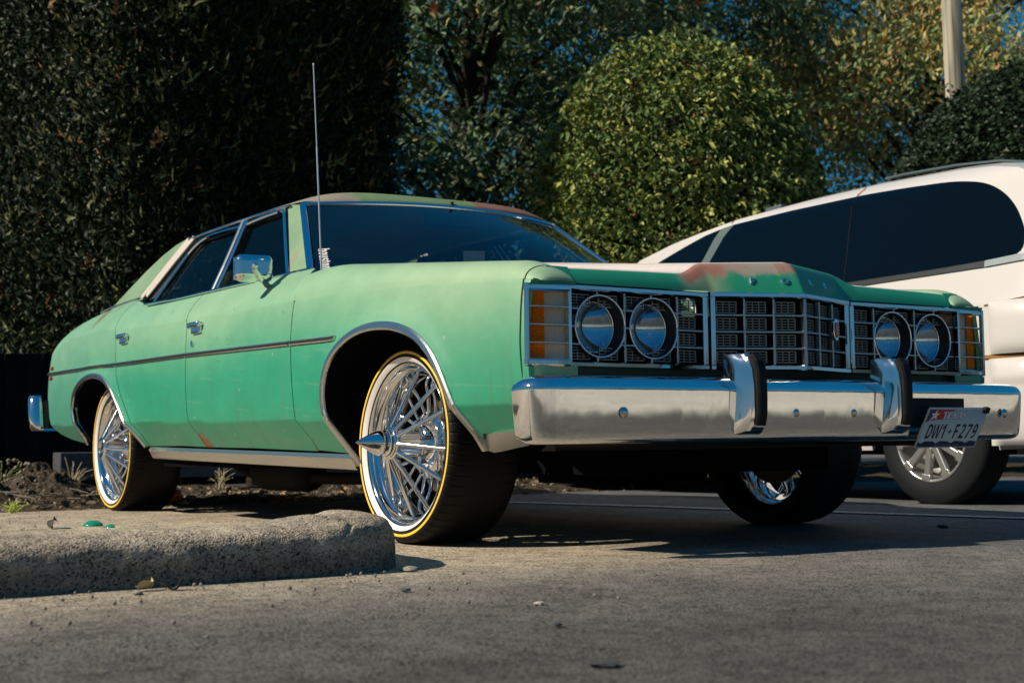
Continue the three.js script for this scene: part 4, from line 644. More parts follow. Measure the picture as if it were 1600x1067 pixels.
{
  const sec = [[0, -0.03], [0.004, 0.0], [0.006, 0.04], [0.009, 0.075], [0.014, 0.098], [0.024, 0.115], [0.040, 0.126], [0.062, 0.133], [0.09, 0.138], [0.12, 0.141], [0.16, 0.142]], NS = 420, pts = [], tan = [];
  const us = []; for (let i = 0; i <= NS; i++) { const t = i / NS; us.push(t < 0.12 ? t * 4.0 : 0.48 + (t - 0.12) / 0.88 * 0.52); }
  for (const u of us) { pts.push(kerbLine.getPointAt(Math.min(1, u))); tan.push(kerbLine.getTangentAt(Math.min(1, u))); }
  const NB = 40, fine = []; for (let j = 0; j < sec.length - 1; j++) for (let k = 0; k < 3; k++) fine.push([lerp(sec[j][0], sec[j + 1][0], k / 3), lerp(sec[j][1], sec[j + 1][1], k / 3)]); fine.push(sec[sec.length - 1]);
  const NF = fine.length - 1;
  const g = grid(NS, NF + NB, (u, v) => {
    const i = Math.round(u * NS), j = Math.round(v * (NF + NB)), p = pts[i], t = tan[i], inn = V(t.z, 0, -t.x), tp = Math.sqrt(clamp((1 - us[i]) / 0.10)), taper = tp * lerp(1, 0.86, sstep(1.35, 1.9, p.z));
    let q;
    if (j <= NF) { const [d, h] = fine[j]; q = p.clone().addScaledVector(inn, d * (0.6 + 0.4 * taper)); q.y = h > 0 ? h * taper : h; }
    else { const a = p.clone().addScaledVector(inn, 0.16 * (0.6 + 0.4 * taper)), w = (j - NF) / NB, bx = Math.min(a.x - 0.05, kerbBack(p.z)), z2 = p.z + 0.16; const k = Math.pow(w, 1.2); q = V(lerp(a.x, bx, k), 0, lerp(a.z, Math.max(a.z, 1.30 + (p.z - 1.2) * 1.0), k)); q.y = lerp(0.142 * taper, -0.004, sstep(0.0, 1, w)); }
    if (Math.abs(p.z + 0.02 * Math.sin(j * 0.4) - 1.50) < 0.006 && j > 12 && j < NF + 14) q.y -= 0.010;
    const up = sstep(0.0, 0.05, q.y), n = 0.016 * fbm(q.x * 6, q.z * 6, 3, 3.7) + 0.005 * fbm(q.x * 22 + 3, q.z * 22, 2, 8.1);
    q.y += n * up; q.addScaledVector(inn, -(0.012 * fbm(q.z * 7 + q.x * 5, q.y * 9, 3, 2.1) + 0.005 * fbm(q.z * 24 + q.x * 22, q.y * 24, 2, 5.1)) * sstep(0.0, 0.02, q.y) * (j <= NF ? 1 : 0.3));
    return q;
  }, { uvf: (u, v, p) => [(p.x - p.y * 1.1) / 1.3, (p.z + p.y * 0.3) / 1.3] });
  colored(g, (x, y, z) => { const n = fbm(x * 2.5 + y * 3, z * 2.5, 4, 7.7), n2 = fbm(x * 17 + y * 20, z * 17, 3, 4.1), faceShade = sstep(0.075, 0.03, y) * sstep(0.3, 0.7, x), k = 1 + 0.30 * n + 0.45 * n2; return [lerp(0.62, 0.30, faceShade) * k, lerp(0.50, 0.26, faceShade) * k, lerp(0.375, 0.21, faceShade) * k]; });  // lower front face darkened in the colour to deepen its shade
  cmesh('kerb', g, kerbM).userData.kind = 'structure';
}
const soilH = (x, z) => { const e = sstep(-3.30, -3.75, x + 0.12 * fbm(z * 2.2, 3, 3)); return -0.02 + e * (0.035 + 0.05 * fbm(x * 1.7, z * 1.7, 4, 2.2) + 0.035 * fbm(x * 8, z * 8, 3, 5.5)) - 0.02 * sstep(-5, -8, x); };
const soilM = std([0.78, 0.78, 0.78], 0.97, 0, { specularIntensity: 0.15, map: speck, bumpMap: speckB, bumpScale: 0.02, vertexColors: true });
{
  const g = grid(150, 220, (u, v) => { const x = lerp(-3.2, -16, Math.pow(u, 1.5)), z = lerp(-11, 6, v); return V(x, soilH(x, z), z); }, { uvf: (u, v, p) => [p.x / 0.8, p.z / 0.8] });
  colored(g, (x, y, z) => { const n = fbm(x * 3, z * 3, 4, 9.7), k = 1 + 0.9 * n; return [0.185 * k, 0.145 * k, 0.10 * k]; });
  cmesh('soil', g, soilM).userData.kind = 'structure';
}
{ // painted bay line between the two cars
  const a = V(-2.9, 0, -1.03), b = V(1.3, 0, -1.86), d = b.clone().sub(a), s = V(-d.z, 0, d.x).normalize().multiplyScalar(0.045);
  const g = grid(80, 2, (u, v) => { const p = a.clone().addScaledVector(d, u).addScaledVector(s, v * 2 - 1); p.y = 0.0055 + 0.006 * fbm(p.x * 1.2, p.z * 1.2, 2, 3.1) - 0.003 - 0.02 * sstep(1.2, 3.0, p.x); return p; }, { uvf: (u, v, p) => [p.x / 1.9, p.z / 1.9] });
  struct('bay_marking', [g], std([0.62, 0.60, 0.56], 0.8, 0, { map: speck }));
}

// ------------------------------------------------------------------ foliage
function leafGeo(n, len, wid, spread, seed, droop = 0) { // a spray of folded leaves
  const r = rng(seed), pos = [];
  for (let i = 0; i < n; i++) {
    const o = V(r() - 0.5, r() - 0.5, r() - 0.5).multiplyScalar(spread * 2), L = len * (0.65 + 0.7 * r()), Wd = wid * (0.7 + 0.6 * r());
    const d = V(r() - 0.5, r() - 0.5 - droop, r() - 0.5).normalize(); let s = d.clone().cross(V(r() - 0.5, r() - 0.5, r() - 0.5)).normalize(); const nn = s.clone().cross(d);
    const A = o, B = o.clone().addScaledVector(d, L * 0.45).addScaledVector(s, Wd / 2).addScaledVector(nn, Wd * 0.18), C = o.clone().addScaledVector(d, L).addScaledVector(nn, -L * 0.10), D = o.clone().addScaledVector(d, L * 0.45).addScaledVector(s, -Wd / 2).addScaledVector(nn, Wd * 0.18), E = o.clone().addScaledVector(d, L * 0.5);
    for (const t of [[A, E, B], [B, E, C], [A, D, E], [D, C, E]]) for (const p of t) pos.push(p.x, p.y, p.z);
  }
  const g = fromTris(pos); g.computeVertexNormals(); return g;
}
function sprays(name, geo, mat, pts, colorFn, seed, parent, smin = 0.7, smax = 1.3) {
  const r = rng(seed), m = new THREE.InstancedMesh(geo, mat, pts.length), M4 = new THREE.Matrix4(), q = new THREE.Quaternion(), e = new THREE.Euler(), c = new THREE.Color();
  for (let i = 0; i < pts.length; i++) { e.set(r() * 0.9 - 0.45, r() * 6.283, r() * 0.9 - 0.45); q.setFromEuler(e); const s = lerp(smin, smax, r()); M4.compose(pts[i], q, V(s, s, s)); m.setMatrixAt(i, M4); m.setColorAt(i, c.setRGB(...colorFn(r, pts[i]))); }
  m.name = name; m.userData.kind = 'stuff'; m.castShadow = m.receiveShadow = true; parent.add(m); return m;
}
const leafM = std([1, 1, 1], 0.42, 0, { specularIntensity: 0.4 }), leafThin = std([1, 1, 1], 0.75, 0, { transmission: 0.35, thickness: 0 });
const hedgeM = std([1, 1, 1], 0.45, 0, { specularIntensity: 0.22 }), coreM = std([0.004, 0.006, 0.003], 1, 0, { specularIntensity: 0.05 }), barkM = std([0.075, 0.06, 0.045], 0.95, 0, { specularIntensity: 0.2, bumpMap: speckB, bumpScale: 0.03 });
// clipped hedge: a tall block whose corner faces the street
{
  const t = thing('hedge', 'tall dark clipped hedge block rising behind the rear of the green saloon', 'hedge', [-9.3, 0, -1.75]);
  const X0 = -15, X1 = -6.75, Z0 = -3.05, Z1 = -0.42, Y0 = 0.95, Y1 = 5.5, R = 0.55, r = rng(11), P = [];
  const push = (x, y, z, nx, nz) => { const b = 0.13 * fbm(x * 1.3 + y * 1.1, z * 1.3 + y * 0.7, 3, 3.3) * 2, d = -0.34 * Math.pow(r(), 1.6) + b + (r() > 0.985 ? 0.08 + 0.1 * r() : 0); P.push(V(x + nx * d + 9.3, y, z + nz * d + 1.75)); };
  const cx = X1 - R, cz = Z1 - R, cz0 = Z0 + 0.35;
  for (let i = 0; i < 30000; i++) {
    const q = r(), y = lerp(Y0 + 0.25 * fbm(q * 20, 1, 3), Y1, Math.pow(r(), 0.9));
    if (q < 0.40) { const z = lerp(cz0, cz, r()); push(X1 + (z - cz) * 0.16, y, z, 1, 0); }
    else if (q < 0.62) { const a = r() * Math.PI / 2; push(cx + R * Math.cos(a), y, cz + R * Math.sin(a), Math.cos(a), Math.sin(a)); }
    else if (q < 0.90) push(lerp(X0, cx, Math.pow(r(), 0.7)), y, Z1, 0, 1);
    else if (q < 0.95) { const a = r() * Math.PI / 2; push(X1 - 0.66 + 0.35 * Math.cos(a), y, cz0 - 0.35 * Math.sin(a), Math.cos(a), -Math.sin(a)); }
    else push(lerp(X0, X1, r()), Y0 + 0.15 * r(), lerp(Z0, Z1, r()), 0, 0);
  }
  sprays('foliage', leafGeo(7, 0.082, 0.030, 0.075, 5), hedgeM, P, (q) => { const k = 0.6 + 0.9 * q(), w = q(); return w > 0.99 ? [0.17 * k, 0.08 * k, 0.03 * k] : w > 0.86 ? [0.10 * k, 0.105 * k, 0.042 * k] : [0.007 * k, 0.015 * k, 0.006 * k]; }, 77, t);  // few bright leaves stand for sunlit speckles, the rest coloured near black
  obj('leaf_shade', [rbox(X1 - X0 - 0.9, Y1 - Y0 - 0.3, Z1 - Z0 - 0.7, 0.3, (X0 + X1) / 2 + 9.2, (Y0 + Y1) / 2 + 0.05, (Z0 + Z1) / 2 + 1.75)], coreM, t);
  for (const [x, z] of [[-7.3, -0.95], [-7.25, -1.6], [-7.35, -2.3], [-8.4, -1.0], [-9.6, -1.1]]) obj('trunk', [tube([[x + 9.3, -0.05, z + 1.75], [x + 9.33, 0.5, z + 1.72], [x + 9.28, 1.0, z + 1.78], [x + 9.3, 1.8, z + 1.75]], 0.055, 8)], barkM, t);
}
// clipped dome bushes
function dome(label, cx, cy, cz, rx, ry, n, seed, cols, low) {
  const t = thing('topiary_bush', label, 'bush', [cx, 0, cz]); const r = rng(seed), P = [];
  for (let i = 0; i < n; i++) {
    let y = 2 * r() - 1; const a = r() * 6.2832, p = 1.95; const h = Math.pow(Math.max(0, 1 - Math.pow(Math.abs(y), p)), 1 / p); const d = V(h * Math.cos(a), y, h * Math.sin(a));
    const k = 1 - 0.10 * Math.pow(r(), 1.5) + 0.045 * fbm(d.x * 3 + seed, d.y * 3 + d.z * 3, 3) * 2 + (r() > 0.985 ? 0.05 + 0.05 * r() : 0); const yy = cy + d.y * ry * k; if (yy < low) continue; P.push(V(d.x * rx * k, yy, d.z * rx * k));
  }
  sprays('foliage', leafGeo(7, 0.062, 0.034, 0.06, seed + 3), leafM, P, cols, seed + 9, t);
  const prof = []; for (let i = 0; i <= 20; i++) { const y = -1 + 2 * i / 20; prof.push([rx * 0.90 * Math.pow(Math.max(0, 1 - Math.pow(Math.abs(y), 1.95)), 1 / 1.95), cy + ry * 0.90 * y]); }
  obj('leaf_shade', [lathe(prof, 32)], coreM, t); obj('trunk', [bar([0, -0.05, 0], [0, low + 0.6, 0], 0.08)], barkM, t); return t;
}
const bushCol = (q) => { const k = 0.55 + 0.9 * q(), w = q(); return w > 0.985 ? [0.22 * k, 0.10 * k, 0.03 * k] : w > 0.7 ? [0.25 * k, 0.265 * k, 0.062 * k] : [0.080 * k, 0.118 * k, 0.032 * k]; };
dome('rounded clipped bush glowing olive green behind the bonnet of the saloon', -5.86, 2.22, -5.16, 1.30, 1.76, 16000, 21, bushCol, 0.8);
dome('dark rounded clipped bush beneath the wooden pole at the right edge', -5.42, 2.55, -9.95, 1.72, 1.80, 12000, 31, (q) => { const k = 0.5 + 0.8 * q(); return [0.020 * k, 0.036 * k, 0.016 * k]; }, 0.8);  // leaf colours darkened to hold the shade cast by the trees

// trees behind
function limb(P, r0, r1) { const c = new THREE.CatmullRomCurve3(P.map(p => V(...p))), n = P.length * 5, g = new THREE.TubeGeometry(c, n, 1, 8), A = g.attributes.position; for (let i = 0; i <= n; i++) { const o = c.getPointAt(i / n), R = lerp(r0, r1, i / n); for (let k = 0; k <= 8; k++) { const j = i * 9 + k; A.setXYZ(j, o.x + (A.getX(j) - o.x) * R, o.y + (A.getY(j) - o.y) * R, o.z + (A.getZ(j) - o.z) * R); } } g.computeVertexNormals(); return g; }
function tree(label, x, z, { h, cr, cy, cry, n, leaf, cols, seed, orange = 0, th = 0.16, lumps = 22 }) {
  const t = thing('tree', label, 'tree', [x, 0, z]), r = rng(seed), P = [], tw = [];
  obj('trunk', [limb([[0, -0.1, 0], [0.1, h * 0.25, 0.05], [-0.05, h * 0.5, 0.1], [0.1, h * 0.8, 0]], th, th * 0.4)], barkM, t);
  for (let i = 0; i < lumps; i++) {
    const a = r() * 6.283, y = cy + (r() * 2 - 1) * cry * 0.85, k = Math.sqrt(Math.max(0, 1 - Math.pow((y - cy) / cry, 2))), R = cr * k * (0.35 + 0.6 * r()), c = V(R * Math.cos(a), y, R * Math.sin(a)), lr = cr * (0.20 + 0.20 * r());
    const base = V(0, clamp(y - 1.2 - r(), h * 0.15, h * 0.75), 0);
    tw.push(limb([[base.x, base.y, base.z], [c.x * 0.4, lerp(base.y, c.y, 0.5) + 0.25, c.z * 0.4], [c.x, c.y, c.z], [c.x * 1.2, c.y - 0.15 + 0.4 * (r() - 0.5), c.z * 1.2]], 0.05, 0.008));
    for (let b = 0; b < 3; b++) { const d = V(r() - 0.5, r() - 0.5, r() - 0.5).normalize().multiplyScalar(lr); tw.push(limb([[c.x, c.y, c.z], [c.x + d.x * 0.5, c.y + d.y * 0.5 + 0.08, c.z + d.z * 0.5], [c.x + d.x, c.y + d.y, c.z + d.z]], 0.014, 0.004)); }
    for (let j = 0; j < n / lumps; j++) { const d = V(r() - 0.5, r() - 0.5, r() - 0.5).normalize().multiplyScalar(lr * Math.pow(r(), 0.5)); d.y *= 0.75; P.push(c.clone().add(d)); }
  }
  obj('limbs', tw, barkM, t);
  sprays('crown', leafGeo(leaf[3], leaf[0], leaf[1], leaf[2], seed + 2, 0.45), leafThin, P, cols, seed + 4, t);
  if (orange) { const og = leafGeo(1, 0.19, 0.075, 0.001, seed + 8, 2.5); for (let i = 0; i < orange; i++) { let p = P[Math.floor(r() * P.length)]; for (let q = 0; q < 12 && p.x * 0.8 + p.z * 0.5 < cr * 0.45; q++) p = P[Math.floor(r() * P.length)]; const m = new THREE.Mesh(og, orangeM[i % 3]); m.name = 'orange_leaf'; m.position.copy(p).add(V((r() - 0.2) * 0.4, 0, (r() - 0.2) * 0.4)); m.rotation.set(r() - 0.5, r() * 6, r() - 0.5); m.scale.setScalar(0.7 + 0.7 * r()); m.castShadow = true; t.add(m); } }
  return t;
}
const orangeM = [std([0.62, 0.24, 0.02], 0.6), std([0.55, 0.34, 0.03], 0.6), std([0.50, 0.13, 0.04], 0.6)];
const darkCols = (q) => { const k = 0.5 + q(), w = q(); return w > 0.93 ? [0.28 * k, 0.25 * k, 0.07 * k] : [0.065 * k, 0.125 * k, 0.035 * k]; };
const goldCols = (q) => { const k = 0.55 + 0.9 * q(), w = q(); return w > 0.93 ? [0.50 * k, 0.22 * k, 0.05 * k] : w > 0.5 ? [0.40 * k, 0.32 * k, 0.085 * k] : [0.17 * k, 0.24 * k, 0.065 * k]; };
tree('leafy dark tree with hanging orange leaves between the hedge and the rounded bush', -10.9, -6.1, { h: 8, cr: 3.0, cy: 4.4, cry: 3.6, n: 6500, leaf: [0.15, 0.05, 0.20, 7], cols: darkCols, seed: 41, orange: 60, lumps: 60 });
tree('tall tree with blue sky gaps above the rounded olive bush', -12.5, -10.2, { h: 10, cr: 3.2, cy: 6.4, cry: 3.4, n: 4600, leaf: [0.14, 0.048, 0.20, 7], cols: darkCols, seed: 51, orange: 14, lumps: 44 });
tree('autumn tree with olive and gold leaves behind the white van', -10.6, -14.2, { h: 8, cr: 3.3, cy: 4.6, cry: 3.8, n: 8200, leaf: [0.12, 0.045, 0.20, 8], cols: goldCols, seed: 61, orange: 30, lumps: 56 });
tree('golden brown tree behind the wooden pole at the right edge', -9.4, -18.2, { h: 7, cr: 3.2, cy: 4.0, cry: 3.0, n: 4600, leaf: [0.10, 0.03, 0.18, 9], cols: goldCols, seed: 71, orange: 10, lumps: 36 });
{ // wooden pole
  const t = thing('utility_pole', 'pale weathered wooden pole rising above the dark clipped bush', 'pole', [-7.34, 0, -10.79]);
  const grain = dataTex(256, 512, (u, v) => { const s = fbm(u * 26, v * 2.2, 4, 3), k = fbm(u * 5, v * 5, 4, 8), m = Math.max(0.2, 0.55 + 0.8 * s + 0.9 * k); return [0.50 * m, 0.45 * m, 0.34 * m]; }, { srgb: true });
  obj('pole_shaft', [xf(new THREE.CylinderGeometry(0.105, 0.135, 9, 28, 8), { p: [0.06, 4.45, 0], r: [0, 0, 0.02] })], std([1, 1, 1], 0.9, 0, { map: grain, bumpMap: grain, bumpScale: 0.012 }), t);
  obj('cable_guard', [xf(new THREE.CylinderGeometry(0.022, 0.022, 8, 8), { p: [0.14, 4.4, -0.06], r: [0, 0, 0.02] })], std([0.16, 0.19, 0.20], 0.7), t);
}
{ // boarded fence under the hedge, its shade put into near black boards
  const t = thing('board_fence', 'board fence standing under the tall hedge, boards coloured dark for its shade', 'fence', [-7.9, 0, 0]); const r = rng(5), bm = [std([0.006, 0.007, 0.009], 0.85, 0, { specularIntensity: 0.1 }), std([0.009, 0.010, 0.013], 0.85, 0, { specularIntensity: 0.1 }), std([0.005, 0.006, 0.008], 0.85, 0, { specularIntensity: 0.1 })];
  for (let i = 0; i < 54; i++) { const z = 3.4 - i * 0.152; const b = obj('board', [box(0.022, 1.10 + 0.02 * r(), 0.160, (i % 2) * 0.024, 0.55, z)], bm[i % 3], t); b.name = 'board'; }
  for (const y of [0.25, 0.95]) obj('rail', [box(0.05, 0.09, 8.2, -0.04, y, -0.6)], bm[2], t);
}
{ // low block wall at the back of the bed
  const t = thing('block_wall', 'low grey block wall behind the dirt mound and rear wheel', 'wall', [-5.9, 0, 0]); const bm = std([0.17, 0.19, 0.21], 0.9, 0, { map: speck, bumpMap: speckB, bumpScale: 0.01 });
  for (let i = 0; i < 7; i++) obj('block', [rbox(0.19, 0.19, 0.39, 0.008, 0, 0.20, 0.21 - i * 0.40)], bm, t);
}
{ // dirt mound
  const t = new THREE.Group(), r = rng(8); const g = grid(150, 150, (u, v) => { const x = lerp(-0.72, 0.72, u), z = lerp(-0.66, 0.95, v), d1 = Math.hypot(x * 1.15, (z - 0.02) * 1.1), d2 = Math.hypot(x * 1.2 - 0.05, (z - 0.42) * 1.2); const h = Math.max(0, 0.25 * Math.exp(-d1 * d1 / 0.085), 0.22 * Math.exp(-d2 * d2 / 0.08)); return V(x, -0.02 + h * (1 + 0.30 * fbm(x * 7, z * 7, 4, 2)) + 0.035 * fbm(x * 16, z * 16, 4, 6) * sstep(0, 0.06, h) + 0.02 * fbm(x * 40, z * 40, 3, 9) * sstep(0, 0.04, h), z); }, { uvf: (u, v, p) => [p.x / 0.6, (p.z + p.y) / 0.6] });
  colored(g, (x, y, z) => { const k = 1 + 0.8 * fbm(x * 12, z * 12, 3, 5); return [0.235 * k, 0.185 * k, 0.135 * k]; });
  const m = cmesh('dirt_mound', g, soilM); m.position.set(-4.48, 0, 0.86); tag(m, 'low heap of loose brown dirt by the rear wheel of the saloon', 'dirt heap');
}
// clods, litter and twigs on the bed, one mass each
{
  const r = rng(99), cl = new THREE.IcosahedronGeometry(0.018, 0), pts = [], c2 = [];
  for (let i = 0; i < 900; i++) { const x = -3.42 - 3.2 * Math.pow(r(), 1.6), z = lerp(-4.2, 2.2, r()); pts.push(V(x, soilH(x, z) + 0.004, z)); }
  const g = prep(cl.clone()); for (let i = 0; i < 500; i++) { const a = r() * 6.283, q = 0.55 * Math.sqrt(r()); pts.push(V(-4.48 + 0.75 * q * Math.cos(a), 0.27 * Math.exp(-q * q / 0.09) - 0.01, 1.05 + q * Math.sin(a))); }
  
  sprays('clods', g, std([1, 1, 1], 0.95), pts, (q) => { const k = 0.5 + q(); return [0.20 * k, 0.155 * k, 0.11 * k]; }, 3, scene, 0.12, 0.75);
  const lp = []; for (let i = 0; i < 1500; i++) { const x = -3.45 - 3.2 * Math.pow(r(), 1.3), z = lerp(-4.5, 2.0, r()); lp.push(V(x, soilH(x, z) + 0.015, z)); }
  sprays('leaf_litter', leafGeo(3, 0.07, 0.032, 0.05, 17), std([1, 1, 1], 0.8), lp, (q) => { const k = 0.5 + q(), w = q(); return w > 0.8 ? [0.34 * k, 0.19 * k, 0.09 * k] : [0.15 * k, 0.11 * k, 0.075 * k]; }, 4, scene, 0.5, 1.2);
}
function tuft(label, x, z, n, h, seed, mat) {
  const r = rng(seed), gs = []; for (let i = 0; i < n; i++) { const a = r() * 6.283, b = 0.2 + 0.8 * r(), l = h * (0.5 + 0.6 * r()), o = [0.05 * (r() - 0.5), 0, 0.05 * (r() - 0.5)]; gs.push(tube([o, [o[0] + 0.25 * b * l * Math.cos(a), l * 0.55, o[2] + 0.25 * b * l * Math.sin(a)], [o[0] + b * l * 0.75 * Math.cos(a), l * (1 - 0.35 * b), o[2] + b * l * 0.75 * Math.sin(a)]], 0.0022, 3, 5)); }
  const m = top('grass_tuft', gs, mat, label, 'grass tuft'); m.position.set(x, soilH(x, z) - 0.005, z); return m;
}
const dry = std([0.34, 0.28, 0.17], 0.8), greenG = std([0.14, 0.17, 0.03], 0.7);
tuft('dry grass tuft on the right flank of the dirt heap', -4.55, 0.70, 26, 0.20, 1, dry);
tuft('dry grass stalks against the block wall beside the rear tyre', -5.2, 0.50, 26, 0.26, 2, dry);
tuft('small yellow green grass tuft at the left edge of the pavement slab', -3.38, 1.31, 30, 0.10, 9, std([0.32, 0.36, 0.05], 0.7));
tuft('sparse green weeds behind the dirt heap at the left edge', -5.45, 0.86, 22, 0.26, 3, greenG);
tuft('bright green weed seen under the middle of the saloon', -5.2, -0.95, 40, 0.20, 4, greenG);
tuft('straw coloured weed just right of the bright green weed under the car', -5.25, -1.12, 24, 0.22, 5, dry);
tuft('wiry dry weed seen under the rear door of the saloon', -5.2, -0.52, 22, 0.20, 6, dry);
{ const r = rng(14); const gs = []; for (let i = 0; i < 26; i++) { const x = -0.3 + 0.6 * r(), z = -0.45 + 0.9 * r(), a = r() * 3.14, l = 0.10 + 0.16 * r(); gs.push(bar([x, 0.01 + 0.06 * r(), z], [x + l * Math.cos(a), 0.02 + 0.09 * r(), z + l * Math.sin(a)], 0.003, 5)); } const m = top('brushwood', gs, std([0.20, 0.16, 0.12], 0.9), 'loose pile of dry twigs between the dirt heap and the rear tyre', 'twigs'); m.position.set(-4.0, 0.02, 0.80); }

// ------------------------------------------------------------------ the white people carrier, nose in, left side to the camera
{
  const van = thing('white_minivan', 'white minivan with black tinted windows parked nose-in behind the green saloon', 'van');
  const zv = (x, y) => { let z = -2.38 - Math.max(0, y - 0.95) * 0.22 - 0.05 * Math.pow(Math.max(0, (0.55 - y) / 0.3), 2) - 0.5 * Math.pow(Math.max(0, y - 1.56), 2) * 12; const e = x + 0.10; if (e > 0) z -= 1.1 * e * e; if (x < -3.6) z -= 0.10 * Math.pow(x + 3.6, 2); return z; };
  const vs = (x, y) => V(x, y, zv(x, y));
  const white = std([0.50, 0.465, 0.44], 0.30, 0, { clearcoat: 0.5, clearcoatRoughness: 0.12 }), tint = std([0.001, 0.0014, 0.002], 0.02, 0, { specularIntensity: 1 }), gask = std([0.012, 0.013, 0.014], 0.4);
  const roof = [[-0.02, 1.535], [-0.178, 1.607], [-0.36, 1.645], [-0.60, 1.668], [-1.125, 1.682], [-1.63, 1.668], [-2.16, 1.634], [-2.73, 1.548], [-3.04, 1.48]];
  const archC = [-0.65, 0.325], AR = 0.395; const arch = []; for (let i = 0; i <= 24; i++) { const a = Math.PI - i / 24 * Math.PI; arch.push([archC[0] + AR * Math.cos(a), archC[1] - 0.06 + AR * Math.sin(a)]); }
  const body = [...roof, [-3.45, 1.22], [-3.75, 1.05], [-4.4, 0.93], [-4.78, 0.78], [-4.86, 0.55], [-4.80, 0.30], [-4.28, 0.27], [-4.28, 0.45], [-4.1, 0.64], [-3.9, 0.70], [-3.7, 0.64], [-3.52, 0.45], [-3.50, 0.25], ...arch, [0.10, 0.28], [0.17, 0.45], [0.19, 0.75], [0.16, 1.0], [0.10, 1.25], [0.04, 1.45]];
  const g1 = sheet(body, 0.06, 0.04, vs, { lip: 0.02 });
  obj('body_side', [g1], white, van);
  obj('body_side', [xf(mirrorZ(g1), { p: [0, 0, -6.72] })], white, van);
  const zmid = -3.36;
  obj('roof', [grid(60, 20, (u, v) => { const i = u * (roof.length - 1), k = Math.min(roof.length - 2, Math.floor(i)), x = lerp(roof[k][0], roof[k + 1][0], i - k), y = lerp(roof[k][1], roof[k + 1][1], i - k), z0 = zv(x, y), z = lerp(z0, 2 * zmid - z0, v); return V(x, y + 0.075 * Math.pow(Math.max(0, 1 - Math.pow(Math.abs(2 * v - 1), 2.6)), 0.8), z); })], white, van);
  obj('tailgate', [grid(6, 20, (u, v) => { const P = [[-0.02, 1.535], [0.04, 1.45], [0.10, 1.25], [0.16, 1.0], [0.19, 0.75], [0.17, 0.45], [0.10, 0.28]]; const i = u * 6, k = Math.min(5, Math.floor(i)), x = lerp(P[k][0], P[k + 1][0], i - k), y = lerp(P[k][1], P[k + 1][1], i - k), z0 = zv(x, y), z = lerp(z0, 2 * zmid - z0, v); return V(x + 0.10 * (1 - Math.pow(2 * v - 1, 2)), y, z); })], white, van);
  obj('windscreen', [grid(8, 14, (u, v) => { const P = [[-3.04, 1.48], [-3.45, 1.22], [-3.75, 1.05]], i = u * 2, k = Math.min(1, Math.floor(i)), x = lerp(P[k][0], P[k + 1][0], i - k), y = lerp(P[k][1], P[k + 1][1], i - k), z0 = zv(x, y), z = lerp(z0, 2 * zmid - z0, v); return V(x - 0.25 * (1 - Math.pow(2 * v - 1, 2)), y + 0.05 * (1 - Math.pow(2 * v - 1, 2)), z); })], tint, van);
  obj('bonnet', [grid(8, 14, (u, v) => { const P = [[-3.75, 1.05], [-4.4, 0.93], [-4.78, 0.78], [-4.86, 0.55], [-4.80, 0.30]], i = u * 4, k = Math.min(3, Math.floor(i)), x = lerp(P[k][0], P[k + 1][0], i - k), y = lerp(P[k][1], P[k + 1][1], i - k), z0 = zv(x, y), z = lerp(z0, 2 * zmid - z0, v); return V(x - 0.25 * (1 - Math.pow(2 * v - 1, 2)), y + 0.03 * (1 - Math.pow(2 * v - 1, 2)), z); })], white, van);
  const pane = (pts, o = 0.004) => sheet(pts, 0.06, 0.05, (x, y) => V(x, y, zv(x, y) + o), { lip: 0.006 });
  obj('quarter_window', [pane([[-1.2085, 1.150], [-0.60, 1.158], ...resample([[-0.20, 1.168], [-0.14, 1.174], [-0.098, 1.200], [-0.090, 1.27], [-0.118, 1.345], [-0.165, 1.42], [-0.235, 1.490], [-0.34, 1.55], [-0.514, 1.590], [-0.8, 1.612], [-1.117, 1.624]], 0.02), [-1.2255, 1.625]])], tint, van);
  obj('door_window', [pane([[-1.2115, 1.148], [-1.2285, 1.624], [-1.7, 1.618], [-2.17, 1.600], [-2.245, 1.53], [-2.335, 1.40], [-2.44, 1.13]])], tint, van);
  obj('door_window', [pane([[-2.47, 1.30], [-2.415, 1.40], [-2.33, 1.535], [-2.285, 1.585], [-2.42, 1.562], [-2.60, 1.515], [-2.82, 1.450], [-3.05, 1.36], [-3.3, 1.2], [-2.53, 1.13]])], tint, van);
  obj('window_pillar', [pane([[-2.442, 1.13], [-2.337, 1.40], [-2.247, 1.53], [-2.172, 1.602], [-2.283, 1.587], [-2.328, 1.537], [-2.413, 1.402], [-2.528, 1.13]], 0.002)], std([0.07, 0.10, 0.10], 0.4), van);
  obj('window_gasket', [sheet([[-1.30, 1.118], [-1.30, 1.146], [-0.60, 1.154], [-0.30, 1.164], [-0.30, 1.134]], 0.1, 0.05, (x, y) => V(x, y, zv(x, y) + 0.008), { lip: 0.01 })], gask, van);
  obj('belt_moulding', [sheet([[-0.297, 1.134], [-0.297, 1.164], [-0.10, 1.176], [0.02, 1.178], [0.04, 1.150]], 0.1, 0.05, (x, y) => V(x, y, zv(x, y) + 0.010), { lip: 0.01 })], std([0.30, 0.33, 0.33], 0.3, 0.4), van);
  const seamV = (pts) => sweep(pts.map(p => V(p[0], p[1], zv(p[0], p[1]) - 0.0015)), V(0, 0.1, 1), [[-0.004, 0], [-0.004, 0.003], [0.004, 0.003], [0.004, 0]]);
  obj('door_seam', [seamV([[-1.222, 1.63], [-1.222, 1.68]]), seamV([[-1.205, 1.14], [-1.20, 0.8], [-1.20, 0.34]]), seamV([[-2.21, 1.61], [-2.20, 1.635]]), seamV([[-0.28, 0.945], [-0.05, 0.968], [0.12, 0.972]])], std([0.10, 0.055, 0.03], 0.9), van);
